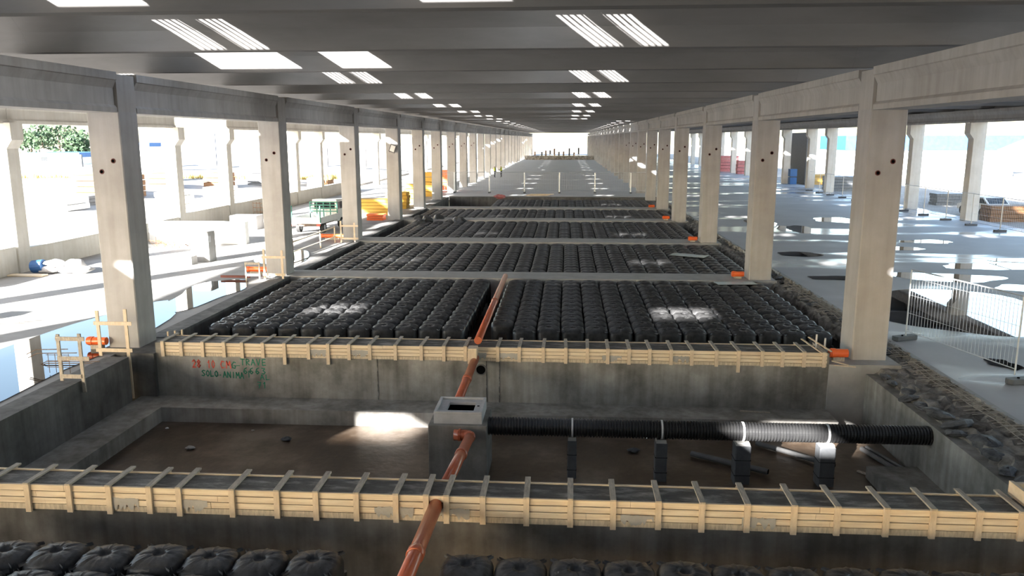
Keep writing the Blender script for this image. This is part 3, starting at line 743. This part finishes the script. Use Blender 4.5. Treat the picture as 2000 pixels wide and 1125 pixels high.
puddle(13.6, 56, 1.0, 2.5, 10, 'small bright puddle in line with the second right column')
puddle(19.5, 58, 1.6, 2.0, 12, 'puddle before the outer columns, half way along the slab')
puddle(11.6, 33.5, 1.5, .5, 13, 'thin dark puddle behind the nearest right column')
puddle(11.9, 40.5, 1.2, .8, 14, 'thin dark puddle right of the second right column')
puddle(11.4, 20.6, .35, .5, 15, 'small damp hollow on the slab in front of the fence')
puddle(22, 39, 1.7, .7, 16, 'far right narrow puddle')
puddle(-14.2, 19.5, 1.75, 7.0, 21, 'long blue puddle beside the left pit wall', -.044)
puddle(-13.7, 29.0, 1.15, 2.8, 22, 'blue puddle between the first two left columns', -.044)
puddle(-13.9, 38.0, 1.2, 2.6, 23, 'bright puddle between the second and third left columns', -.044)
puddle(-17.5, 15.5, 2.2, 2.6, 24, 'blue puddle at the left edge of the frame', -.044)
# standing water at the far end of the hall
tag(MB().box(-9, 7, 226, 282, -.03, .0).build('flood_water', M['water']), 'sheet of water at the far end of the hall', 'water', kind='stuff')
mb = MB().box(-11.5, 8.3, 222.5, 224.5, -.03, 1.1)
tag(mb.build('earth_bank', M['soil']), 'dark bank closing the far end of the hall slab', 'bank')
rn = random.Random(8)
for i in range(12):
    x = -14+i*1.7+rn.uniform(-.4, .4); h = rn.uniform(.8, 2.6)
    tag(MB().box(x-.3, x+.3, 284, 284.8, -.05, h).build('stacked_material', M['greyplastic'] if i % 2 else M['rebar']), f'dark stack of building material at the far opening, {ROWN[i]} from the left', 'stack', 'stacks at the far opening')

# ------------------------------------------------------------------ site fences
def panel(a, b, h, label, group=None, wires=.12, foot=True, dbl=False, rw=.0035, post=.021):
    a = Vector(a); b = Vector(b); d = b-a; L = d.length; rz = math.atan2(d.y, d.x)
    r_ = empty('site_fence', a, label, 'fence panel', group, rz)
    MB().tube([(0, 0, 0), (0, 0, h)], post, 8).build('post', M['zinc'], r_); MB().tube([(L, 0, 0), (L, 0, h)], post, 8).build('post', M['zinc'], r_)
    MB().tube([(0, 0, h), (L, 0, h)], post*.9, 8).build('top_rail', M['zinc'], r_); MB().tube([(0, 0, .15), (L, 0, .15)], post*.7, 8).build('bottom_rail', M['zinc'], r_)
    w_ = MB(); x = wires
    while x < L: w_.box(x-rw, x+rw, -rw, rw, .15, h); x += wires
    for z in (h*.35, h*.62, h*.88): w_.box(0, L, -rw, rw, z-rw, z+rw)
    w_.build('wire_mesh', M['zinc'], r_)
    return r_
def foot(x, y, rz, lab, g='fence feet'):
    p = MB().prism([(-.36, -.12), (.36, -.12), (.40, 0), (.36, .12), (-.36, .12), (-.40, 0)], 'z', 0, .13)
    o = p.build('ballast_block', M['greyplastic'], bevel=.015, loc=(x, y, .005)); o.rotation_euler = (0, 0, rz); tag(o, lab, 'fence foot', g)
    MB().tube([(-.1, 0, .13), (-.1, 0, .15)], .03, 8).build('socket', M['hole'], o)
panel((9.92, 23.0, .14), (10.90, 19.15, .14), 1.95, 'galvanised mesh fence panel in front of the big puddle', 'right slab fence')
panel((11.02, 18.75, .14), (12.4, 15.3, .14), 1.95, 'galvanised mesh fence panel running out of the right edge', 'right slab fence')
foot(9.92, 23.05, .4, 'concrete fence foot right of the nearest right column'); foot(10.96, 18.95, .3, 'concrete fence foot at the right edge with two posts in it')
xs = [-15.6, -12.0, -8.2, -4.4, -.65, 3.15, 6.95, 10.7]
for i in range(len(xs)-1):
    if i == 1: pass
    panel((xs[i]+.03, 85.5, .12), (xs[i+1]-.03, 85.5, .12), 2.1, f'low mesh fence panel across the hall floor, {ROWN[i]} from the left', 'fence across the hall', .25, rw=.004, post=.035)
for i, x in enumerate(xs): foot(x, 85.5, PI/2, f'fence foot of the fence across the hall, {ROWN[i]} from the left', 'feet of the hall fence')
ys = [44, 47.6, 51.2, 54.8, 58.4, 62, 65.6, 69.2, 72.8, 76.4, 80, 83.6, 87.2, 90.8]
for i in range(len(ys)-1):
    panel((27.2, ys[i]+.03, .13), (27.2, ys[i+1]-.03, .13), 2.0, f'mesh fence panel before the right outer columns, {ROWN[i]} from the camera', 'fence along the right outer columns', .2)
for i, y in enumerate(ys): foot(27.2, y, 0, f'fence foot before the right outer columns, {ROWN[i]} from the camera', 'feet of the right fence')

# ------------------------------------------------------------------ people
def person(x, y, rz, label, lean=0):
    r_ = empty('person', (x, y, 0), label, 'person', 'two workers', rz)
    P = {'pel': (0, 0, .95, .15), 'wst': (0, 0, 1.12, .135), 'chs': (0, .01, 1.36, .165), 'nek': (0, .01, 1.52, .06), 'hed': (0, .02, 1.60, .075), 'top': (0, .02, 1.72, .088),
         'hl': (-.10, 0, .88, .10), 'kl': (-.12, .03, .48, .065), 'al': (-.13, -.02, .09, .045), 'tl': (-.14, .14, .04, .035), 'hr': (.10, 0, .88, .10), 'kr': (.12, .03, .48, .065), 'ar': (.13, -.02, .09, .045), 'tr': (.14, .14, .04, .035),
         'sl': (-.19, .01, 1.43, .065), 'el': (-.27, .06, 1.16, .045), 'wl': (-.16, .27, 1.12, .032), 'pl': (-.12, .35, 1.13, .038), 'sr': (.19, .01, 1.43, .065), 'er': (.27, 0, 1.15, .045), 'wr': (.25, .10, .92, .032), 'pr': (.25, .13, .84, .038)}
    E_ = [('pel', 'wst'), ('wst', 'chs'), ('chs', 'nek'), ('nek', 'hed'), ('hed', 'top'), ('pel', 'hl'), ('hl', 'kl'), ('kl', 'al'), ('al', 'tl'), ('pel', 'hr'), ('hr', 'kr'), ('kr', 'ar'), ('ar', 'tr'), ('chs', 'sl'), ('sl', 'el'), ('el', 'wl'), ('wl', 'pl'), ('chs', 'sr'), ('sr', 'er'), ('er', 'wr'), ('wr', 'pr')]
    for s_, w_, tip in ((-1, 'pl', (0, 1, 0)), (1, 'pr', (0, .3, -1))):
        b_ = Vector(P[w_][:3]); t_ = Vector(tip).normalized()
        for i in range(4):
            nme = w_+str(i); P[nme] = tuple(b_+t_*(.075+.006*(1.5-abs(i-1.5)))+Vector(((i-1.5)*.018, 0, 0)))+(.008,); E_.append((w_, nme))
        P[w_+'t'] = tuple(b_+t_*.03+Vector((-s_*.045, .01, 0)))+(.009,); E_.append((w_, w_+'t'))
    ks = list(P); me = bpy.data.meshes.new('body'); me.from_pydata([P[k][:3] for k in ks], [(ks.index(a), ks.index(b)) for a, b in E_], []); me.materials.append(M['cloth']); me.materials.append(M['skin'])
    o = bpy.data.objects.new('body', me); col.objects.link(o); o.parent = r_
    md = o.modifiers.new('skin', 'SKIN')
    for k, sv in zip(ks, me.skin_vertices[0].data): sv.radius = (P[k][3],)*2; sv.use_root = k == 'pel'
    sb = o.modifiers.new('sub', 'SUBSURF'); sb.levels = 1; sb.render_levels = 1
    # face sits on the front of the head
    fc = MB(); 
    v, f = rockmesh(.082, .04, .20, 2); 
    hv = []; hf = []; nu, nv = 14, 8
    for j_ in range(nv+1):
        ph = PI*j_/nv
        for i in range(nu):
            t = 2*PI*i/nu; rx = .080*math.sin(ph)*(1-.12*(j_ > 5)); hv.append((rx*math.cos(t), .035+rx*1.12*math.sin(t), 1.64+.115*math.cos(ph)))
    for j_ in range(nv):
        for i in range(nu): hf.append((j_*nu+i, j_*nu+(i+1) % nu, (j_+1)*nu+(i+1) % nu, (j_+1)*nu+i))
    h_ = MB().add(hv, hf).build('face', M['skin'], r_, smooth=True)
    MB().bar((0, .12, 1.66), (0, .145, 1.615), .022).build('nose', M['skin'], h_)
    for sx in (-.03, .03): MB().box(sx-.012, sx+.012, .117, .125, 1.655, 1.668).build('eye', M['hole'], h_)
    MB().box(-.025, .025, .115, .124, 1.575, 1.585).build('mouth', M['redrim'], h_)
    # vest: a loose shell around the chest
    n = 20; v = []; f = []
    prof = [(.98, .19, .135), (1.15, .185, .14), (1.35, .215, .16), (1.46, .20, .13), (1.50, .11, .10)]
    for z, rx, ry in prof:
        for i in range(n): t = 2*PI*i/n; v.append((rx*math.cos(t), .01+ry*math.sin(t), z))
    for j_ in range(len(prof)-1):
        for i in range(n): f.append((j_*n+i, j_*n+(i+1) % n, (j_+1)*n+(i+1) % n, (j_+1)*n+i))
    MB().add(v, f).build('vest', M['vest'], r_, smooth=True)
    # helmet
    v = []; f = []
    for j_ in range(6):
        ph = PI/2*j_/5
        for i in range(n): t = 2*PI*i/n; rr = .125*math.cos(ph)*1.0; v.append((rr*math.cos(t), .03+rr*1.15*math.sin(t), 1.70+.12*math.sin(ph)))
    for j_ in range(5):
        for i in range(n): f.append((j_*n+i, j_*n+(i+1) % n, (j_+1)*n+(i+1) % n, (j_+1)*n+i))
    b0 = len(v)
    for i in range(n): t = 2*PI*i/n; v.append((.14*math.cos(t), .04+.185*math.sin(t), 1.695))
    for i in range(n): f.append((i, (i+1) % n, b0+(i+1) % n, b0+i))
    MB().add(v, f).build('helmet', M['white'], r_, smooth=True)
person(-10.7, 120, -1.2, 'worker in yellow vest and dark trousers standing at left, facing the other worker')
person(-9.75, 120.6, 1.4, 'worker in yellow vest and dark trousers at right of the pair, arms forward')

# ------------------------------------------------------------------ left aisle and yard
def block(name, x0, x1, y0, y1, z0, z1, m, lab, cat, grp=None):
    o = MB().box(x0-(x0+x1)/2, x1-(x0+x1)/2, y0-(y0+y1)/2, y1-(y0+y1)/2, 0, z1-z0).build(name, M[m], loc=((x0+x1)/2, (y0+y1)/2, z0), bevel=.02); return tag(o, lab, cat, grp)
# low perimeter plinth between the outer columns
for i in range(0, 6):
    a = outL[i]+(.85 if i else 6); b = outL[i+1]-.05
    block('low_wall', -24.45, -24.05, a, b, -.1, 1.15 if i != 1 else 1.0, 'pale', f'low pale precast wall between outer left columns, {ORD[i]} panel', 'low wall', 'low walls of the left side')
c = empty('concrete_pedestal', (-17.5, 36.9, -.05), 'square pale concrete post with steel plate standing alone in the left aisle', 'pedestal')
MB().cbox(-.45, .45, -.4, .4, 0, 1.45, .03).build('shaft', M['column'], c); MB().box(.30, .46, -.42, -.12, .95, 1.25).build('steel_plate', M['zinc'], c)
block('concrete_block', -21.9, -20.1, 50.2, 51.4, -.05, .85, 'column', 'pale concrete block lying beyond the lone post', 'block')
block('concrete_block', -19.6, -18.2, 50.6, 51.6, -.05, .75, 'column', 'short concrete block right of the longer block', 'block')
block('concrete_block', -18.4, -17.5, 35.6, 36.2, -.05, .0+.35, 'column', 'small concrete kerb piece by the lone post', 'block')
block('precast_slab', -23.5, -17.9, 43.0, 43.5, -.05, 1.2, 'white', 'long white precast panel standing behind the lone post', 'panel')
w_ = MB(); rn = random.Random(4)
for i in range(26):
    a = Vector((-22.3+rn.uniform(0, 1.7), 40.6+rn.uniform(0, .8), -.03+rn.uniform(0, .1))); w_.tube([a, a+Vector((rn.uniform(-.4, .4), rn.uniform(-.2, .2), rn.uniform(.3, .7))), a+Vector((rn.uniform(.2, 1.0), rn.uniform(-.3, .3), rn.uniform(0, .3)))], .012, 4)
tag(w_.build('wire_coil', M['lumber']), 'tangled heap of rusty orange wire beside the lone post', 'wire heap')
w_ = MB()
for x in [i*.25 for i in range(8)]: w_.tube([(-21.6+x, 53.5, 0), (-21.6+x, 53.5, 1.5)], .015, 4)
for z in (.2, .5, .8, 1.1, 1.4): w_.tube([(-21.6, 53.5, z), (-19.85, 53.5, z)], .015, 4)
tag(w_.build('steel_grid', M['lumber']), 'upright rusty steel mesh basket beyond the concrete blocks', 'steel grid')
# cement bags and sheet near left edge
r_ = empty('bag_pile', (-22.3, 33.0, -.05), 'pile of pale sacks under plastic with a blue barrel end at the left edge', 'bag pile')
for i, (x, y, z) in enumerate(((-.5, 0, 0), (.3, .1, 0), (-.1, 0, .28), (1.0, .1, 0), (.7, .1, .27))):
    v, f = rockmesh(.55, .4, .34, i+70); MB().add([(a+x, b_+y, c_+z) for a, b_, c_ in v], f).build('sack', M['cover'], r_, smooth=True)
MB().tube([(-1.1, -.1, .3), (-.6, -.1, .35)], .28, 14).build('barrel', M['blue'], r_)
block('timber_board', -24.0, -22.4, 32.0, 32.4, -.05, .03, 'wood', 'flat timber board lying before the sacks', 'board')
block('concrete_block', -19.9, -19.1, 23.3, 23.9, -.05, .55, 'column', 'rough concrete block cut by the left frame edge', 'block')
for i in range(6):
    tag(MB().tube([(-19.1, 23.2+.12*i, .03), (-17.4+.1*i, 23.5+.12*i, .02)], .012, 5).build('steel_bar', M['rebar']), f'thin rusty bar on the ground right of the rough block, {ROWN[i]} from the camera', 'steel bar', 'bars on the left ground')
# flatbed truck
tr = empty('flatbed_truck', (-16.1, 48.1, -.05), 'small white flatbed truck with green stake headboard seen from behind', 'truck', rz=-.05)
MB().box(-.95, .95, 0, 3.2, .62, .70).build('bed_floor', M['white'], tr)
MB().box(-.95, .95, 0, .05, .70, 1.02).build('tailboard', M['white'], tr)
for s_ in (-1, 1): MB().box(s_*.95-.025, s_*.95+.025, .05, 3.2, .70, 1.02).build('side_board', M['white'], tr)
hb = MB()
for x in (-.92, -.46, 0, .46, .92): hb.box(x-.03, x+.03, 3.15, 3.22, .7, 1.75)
for z in (1.1, 1.3, 1.5, 1.7): hb.box(-.95, .95, 3.16, 3.2, z, z+.07)
hb.build('stake_headboard', M['green'], tr)
for s_ in (-.92, .92): MB().box(s_-.03, s_+.03, -.02, .05, .7, 1.75).build('corner_stake', M['green'], tr)
MB().box(-.6, .6, .2, 3.4, .45, .62).build('chassis', M['rebar'], tr)
cb = MB().prism([(3.4, .45), (5.0, .45), (5.0, 1.1), (4.7, 1.85), (3.4, 1.9)], 'x', -.85, .85).build('cab', M['white'], tr, bevel=.04)
MB().box(-.7, .7, 3.385, 3.4, 1.25, 1.75).build('rear_window', M['glass'], cb); MB().box(.85, .856, 3.6, 4.5, 1.25, 1.72).build('side_window', M['glass'], cb)
for s_ in (-.78, .78):
    for y in (.85, 4.2):
        w_ = MB().tube([(s_-.11, y, .33), (s_+.11, y, .33)], .33, 20).build('wheel', M['tyre'], tr); MB().tube([(s_-.115, y, .33), (s_+.115, y, .33)], .17, 14).build('hub', M['zinc'], w_)
for s_ in (-.8, .8): MB().box(s_-.12, s_+.12, -.03, 0, .5, .6).build('tail_light', M['redpaint'], tr)
# yellow formwork panels and orange boards beyond the left columns
def stackof(name, x0, x1, y0, y1, z, n, h, m, lab, cat):
    r_ = empty(name, ((x0+x1)/2, (y0+y1)/2, z), lab, cat); w = (x1-x0)/2; d = (y1-y0)/2
    for i in range(n): MB().box(-w+random.uniform(0, .1), w-random.uniform(0, .1), -d, d, i*h*1.12, i*h*1.12+h).build('board', M[m], r_)
stackof('formwork_stack', -16.6, -13.2, 60.5, 62, -.05, 5, .22, 'yellow', 'stack of yellow formwork panels behind the third left column', 'stack')
stackof('formwork_stack', -15.2, -13.3, 66, 67.5, -.05, 5, .25, 'yellow', 'taller stack of yellow panels behind the fourth left column', 'stack')
stackof('formwork_stack', -14.4, -13.1, 56.4, 57.4, -.05, 3, .14, 'orange2', 'low orange stack right behind the fourth left column', 'stack')
stackof('formwork_stack', -14.8, -13.2, 72, 73, -.05, 4, .4, 'yellow', 'yellow crate stack between the fifth and sixth left columns', 'stack')
stackof('formwork_stack', -14.8, -13.2, 80.5, 81.5, -.05, 5, .45, 'yellow', 'tall yellow crate stack beyond the sixth left column', 'stack')
stackof('formwork_stack', -14.6, -13.2, 90, 91, -.05, 5, .42, 'orange2', 'orange crate stack beyond the seventh left column', 'stack')
stackof('lumber_stack', -19.5, -16.8, 62.5, 64, -.05, 6, .12, 'lumber', 'stack of reddish boards beyond the truck', 'stack')
def yard(px0, px1, py, Y, h, m, lab, cat, name, n=4):
    a = at(px0, py, Y=Y); b = at(px1, py, Y=Y); z0 = max(a.z-h, -.1); z0 = -.1; n = n+2; h = a.z+.1
    stackof(name, a.x, b.x, Y, Y+2.5, z0, n, h/n*.85, m, lab, cat)
# raised yard bank outside
v = []; f = []; NX, NY = 26, 40
rb = random.Random(2)
for j_ in range(NY+1):
    y = 30+j_*6
    for i in range(NX+1):
        x = -26-i*i*.22; hgt = min(1, i/7)*1.5+rb.uniform(-.12, .12)*min(1, i/3); v.append((x, y, -.12+hgt))
for j_ in range(NY):
    for i in range(NX): a = j_*(NX+1)+i; f.append((a, a+1, a+NX+2, a+NX+1))
struct(MB().add(v, f), 'ground_bank', M['ground'])
yard(135, 250, 338, 60, 1.5, 'lumber', 'long stack of orange timber in the sunny yard at far left', 'timber stack', 'timber_stack', 5)
yard(395, 438, 335, 75, 1.3, 'lumber', 'stack of orange timber seen right of the nearest left column', 'timber stack', 'timber_stack', 4)
yard(280, 330, 335, 70, 1.4, 'lumber', 'orange timber stack beside the nearest left column', 'timber stack', 'timber_stack', 4)
yard(300, 332, 326, 82, 1.0, 'yellow', 'yellow panels behind the orange timber', 'stack', 'formwork_stack', 3)
yard(480, 515, 316, 80, 1.6, 'greyplastic', 'dark grey pallets left of the second left column', 'pallets', 'pallet_stack', 5)
yard(60, 130, 385, 50, 1.4, 'white', 'white precast pieces at the far left of the yard', 'precast stack', 'precast_stack', 3)
yard(150, 172, 380, 54, 1.5, 'greyplastic', 'grey precast rings in the yard', 'precast stack', 'precast_stack', 6)
yard(300, 345, 372, 52, 1.2, 'white', 'stack of white blocks between the first two left columns', 'block stack', 'block_stack', 6)
yard(395, 440, 362, 60, 1.3, 'white', 'white crates right of the outer column', 'crates', 'crate_stack', 4)
yard(596, 612, 355, 92, 1.6, 'lumber', 'leaning reddish boards above the truck', 'boards', 'timber_stack', 5)
yard(598, 612, 345, 80, 2.2, 'white', 'pale crates behind the truck', 'crates', 'crate_stack', 4)
yard(604, 640, 345, 90, 1.5, 'lumber', 'orange boards behind the truck cab', 'boards', 'timber_stack', 5)
# white building with blue roof edge, cabins, perimeter wall
a = at(52, 345, Y=135); b = at(160, 345, Y=135); zt = at(52, 298, Y=135).z
bd = empty('office_building', ((a.x+b.x)/2, 135, 0), 'white low building with a blue roof edge at far left', 'building')
w = (b.x-a.x)/2; MB().box(-w, w, 0, 10, 0, zt-.8).build('walls', M['white'], bd); MB().box(-w-.3, w+.1, -.3, 10.3, zt-.8, zt).build('roof_edge', M['blue'], bd); MB().box(-w+3, -w+4.2, -.04, 0, 2.0, 4.2).build('window', M['glass'], bd)
a = at(273, 345, Y=105); b = at(296, 345, Y=105); zt = at(280, 279, Y=105).z
bd = empty('site_cabin', ((a.x+b.x)/2, 105, 0), 'blue and white site cabin beside the nearest left column', 'cabin'); w = (b.x-a.x)/2
MB().box(-w, w, 0, 3, 0, zt-.5).build('walls', M['white'], bd); MB().box(-w-.1, w+.1, -.1, 3.1, zt-.5, zt).build('roof', M['blue'], bd); MB().box(-.2, .9, -.05, 0, zt-3.2, zt-1.1).build('door', M['blue'], bd)
bd = empty('grey_tower', (b.x+2.2, 118, 0), 'dark grey tower panel behind the site cabin', 'tower'); MB().box(-1.6, 1.2, 0, 2, 0, zt+1.3).build('panel', M['greyplastic'], bd)
for i, (p0, p1, Y, top) in enumerate(((110, 160, 125, 302), (300, 345, 125, 295), (392, 445, 125, 292), (470, 520, 125, 292), (590, 640, 125, 290), (690, 715, 125, 292))):
    a = at(p0, 320, Y=Y); b = at(p1, 320, Y=Y); z = at(p0, top, Y=Y).z
    block('perimeter_wall', a.x, b.x, Y, Y+.4, 0, z, 'greyplastic', f'grey perimeter wall section in the far left yard, {ORD[i]} from the left', 'wall', 'yard wall sections')
a = at(470, 290, Y=122); block('blue_container', a.x, a.x+3.4, 121, 123, 0, at(470, 272, Y=122).z, 'blue', 'pale blue container edge behind the yard wall', 'container')
def tree(px, py, Y, r, lab, seed, grp='trees beyond the yard'):
    c_ = at(px, py, Y=Y); r_ = empty('tree', (c_.x, Y, 0), lab, 'tree', grp); rn = random.Random(seed)
    MB().tube([(0, 0, 0), (.2, 0, c_.z*.6), (0, 0, c_.z)], [.35, .25, .1], 8).build('trunk', M['bark'], r_)
    mb = MB()
    for i in range(420):
        u = Vector((rn.gauss(0, 1), rn.gauss(0, 1), rn.gauss(0, .8))).normalized()*r*rn.uniform(.45, 1.0)*(1+.25*math.sin(i)); u.z += c_.z; s_ = rn.uniform(.3, .75)
        A = Vector((rn.uniform(-1, 1), rn.uniform(-1, 1), rn.uniform(-1, 1))).normalized()*s_; B = Vector((rn.uniform(-1, 1), rn.uniform(-1, 1), rn.uniform(-1, 1))).normalized()*s_
        mb.add([u, u+A, u+A+B, u+B], [(0, 1, 2, 3)])
    tag(mb.build('foliage', M['leaf'], r_), kind='stuff')
tree(80, 268, 168, 3.4, 'dark green tree nearest the left frame edge', 1); tree(112, 262, 178, 4.6, 'tall dark green tree in the middle of the clump', 2); tree(146, 275, 166, 3.0, 'lighter green tree on the right of the clump', 3); tree(58, 276, 190, 3.4, 'hazy tree partly behind the outer column', 4); tree(155, 284, 150, 2.0, 'low bush beside the trees', 5)
# dry grass ridge
mb = MB(); rn = random.Random(6)
for i in range(2600):
    x = rn.uniform(-75, -26); y = 88+rn.uniform(-1.5, 1.5); h = rn.uniform(.3, .9); mb.add([(x, y, 1.3), (x+.12, y, 1.3), (x+.06+rn.uniform(-.1, .1), y, 1.3+h)], [(0, 1, 2)])
tag(mb.build('dry_grass', M['dry']), 'strip of dry yellow grass across the far left yard', 'grass', kind='stuff')

# ------------------------------------------------------------------ right side outside
a = at(1770, 278, Y=125); b = at(1850, 278, Y=125)
bd = empty('warehouse', ((a.x+b.x)/2+10, 125, 0), 'pale warehouse with a blue sloping roof edge beyond the right columns', 'building')
MB().box(-22, 3, 0, 12, 0, a.z-1.2).build('walls', M['white'], bd); MB().prism([(-22, a.z-1.2), (0, a.z-1.2), (5, a.z+1.0), (-22, a.z+1.0)], 'y', -.3, 12).build('roof_edge', M['blue'], bd)
def car(x, y, rz, lab):
    r_ = empty('car', (x, y, 0), lab, 'car', None, rz)
    p = [(-2.0, .35), (2.0, .35), (2.05, .75), (1.2, .95), (.6, 1.42), (-1.2, 1.45), (-1.9, .95), (-2.05, .7)]
    b_ = MB().prism(p, 'x', -.82, .82).build('body', M['white'], r_, bevel=.05)
    MB().prism([(1.1, .98), (.58, 1.36), (-1.15, 1.38), (-1.7, .98)], 'x', -.83, .83).build('windows', M['glass'], r_)
    MB().prism([(-1.86, 1.0), (-1.3, 1.38), (-1.24, 1.38), (-1.80, 1.0)], 'x', -.7, .7).build('rear_window', M['glass'], r_)
    for sx in (-.78, .78):
        for yy_ in (-1.25, 1.25): MB().tube([(sx-.1, yy_, .32), (sx+.1, yy_, .32)], .32, 18).build('wheel', M['tyre'], r_)
car(31.8, 62.6, .1, 'white car parked behind the first outer column on the right')
def ryard(px, py, w, d, h, m, lab, cat, name, n=4):
    p = at(px, py, Z=.0); stackof(name, p.x-w/2, p.x+w/2, p.y, p.y+d, -.06, n, h/n*.85, m, lab, cat)
ryard(1975, 432, 3, 1.5, 1.2, 'lumber', 'reddish stack at the right frame edge outside', 'stack', 'timber_stack')
ryard(1549, 360, 1.0, 1, 2.2, 'blue', 'blue drum stack beside an outer column', 'drums', 'drum_stack', 2)
ryard(1600, 360, 2.2, 2, 1.4, 'yellow', 'yellow and orange barrier stack between outer columns', 'stack', 'barrier_stack')
ryard(1420, 335, 4, 2, 3.0, 'redbag', 'dark red scaffold stack far down the right side', 'stack', 'scaffold_stack', 5)
ryard(1452, 340, 2, 1.5, 2.4, 'redbag', 'second red stack just right of the scaffold stack', 'stack', 'scaffold_stack', 4)
ryard(1665, 372, 5, 3, 1.7, 'greyplastic', 'grey pallets behind the outer columns', 'pallets', 'pallet_stack', 5)
ryard(1868, 400, 3.5, 1.5, 1.1, 'greyplastic', 'grey pipes stacked outside near the right edge', 'stack', 'pallet_stack', 4)
block('tarpaulin_wall', 30.5, 31.0, 104, 112, 0, 6.5, 'greyplastic', 'tall dark panel standing outside far down the right side', 'panel')

# ------------------------------------------------------------------ odds on and around the domes
tag(MB().box(-.9, .9, -.35, .35, 0, .012, Matrix.Translation((6.2, 39.6, .03)) @ Matrix.Rotation(-.5, 4, 'Z') @ Matrix.Rotation(.03, 4, 'X')).build('plastic_sheet', M['film']), 'pale translucent sheet lying on the domes near the second right column', 'sheet')
tag(MB().box(-.8, .8, -.3, .3, 0, .012, Matrix.Translation((6.9, 31.9, .03)) @ Matrix.Rotation(.1, 4, 'Z')).build('plastic_sheet', M['film']), 'pale sheet on the domes beside the orange pipe end', 'sheet')
v, f = rockmesh(.6, .4, .45, 91); tag(MB().add(v, f).build('wrapped_bundle', M['redbag'], loc=(-6.4, 77.0, 0)), 'faded red bundle at the left end of the farthest domes', 'bundle')
for i, (x, y, rz) in enumerate(((-3.6, 81.4, .1), (-3.0, 81.8, -.1), (-2.4, 81.3, .2), (-3.3, 81.6, 0))):
    o = MB().box(-1.2, 1.2, -.06, .06, 0, .05).build('timber_board', M['wood'], loc=(x*.0-3.0+.2*i, 81.5, .002+.05*i)); o.rotation_euler = (0, 0, rz); tag(o, f'thin timber board in the loose pile at the hall slab edge, {ROWN[i]} from the bottom', 'board', 'boards at the slab edge')
# lamp on the fourth left column
fl = empty('wall_lamp', (-12.3, 56.4, 5.1), 'small tilted square floodlight on the fourth left column', 'lamp')
MB().box(-.22, .22, -.12, 0, -.28, .28, Matrix.Rotation(.35, 4, 'Y')).build('housing', M['greyplastic'], fl); MB().box(-.16, .16, -.13, -.121, -.22, .22, Matrix.Rotation(.35, 4, 'Y')).build('lens', M['white'], fl); MB().box(-.03, .03, 0, .2, -.03, .03).build('bracket', M['zinc'], fl)
# timber slats leaning at the right end of the far formwork
for i, (a, b) in enumerate((((6.7, 20.3, .30), (6.45, 21.3, .42)), ((6.95, 20.3, .1), (7.35, 20.2, .02)), ((6.95, 20.35, .33), (6.6, 21.2, .5)), ((7.0, 20.25, -.0), (7.5, 20.1, .0)))):
    tag(MB().bar(a, b, .05, .02).build('timber_lath', M['wood2']), ['pale lath lying back across the right end of the far formwork', 'short lath leaning below the orange pipe end', 'pale lath crossing another at the right end of the far formwork', 'short lath lying on the pilaster in front of the nearest right column'][i], 'slat', 'loose slats by the right column')
for i, (x, z) in enumerate(((6.72, .55), (6.95, .45))):
    tag(MB().tube([(x, 20.9, .25), (x, 20.9, z+.1)], .025, 8).build('pvc_conduit', M['strap']), ['taller pale conduit standing at the right end of the far formwork', 'shorter pale conduit nearest the right column'][i], 'conduit', 'conduits by the right column')
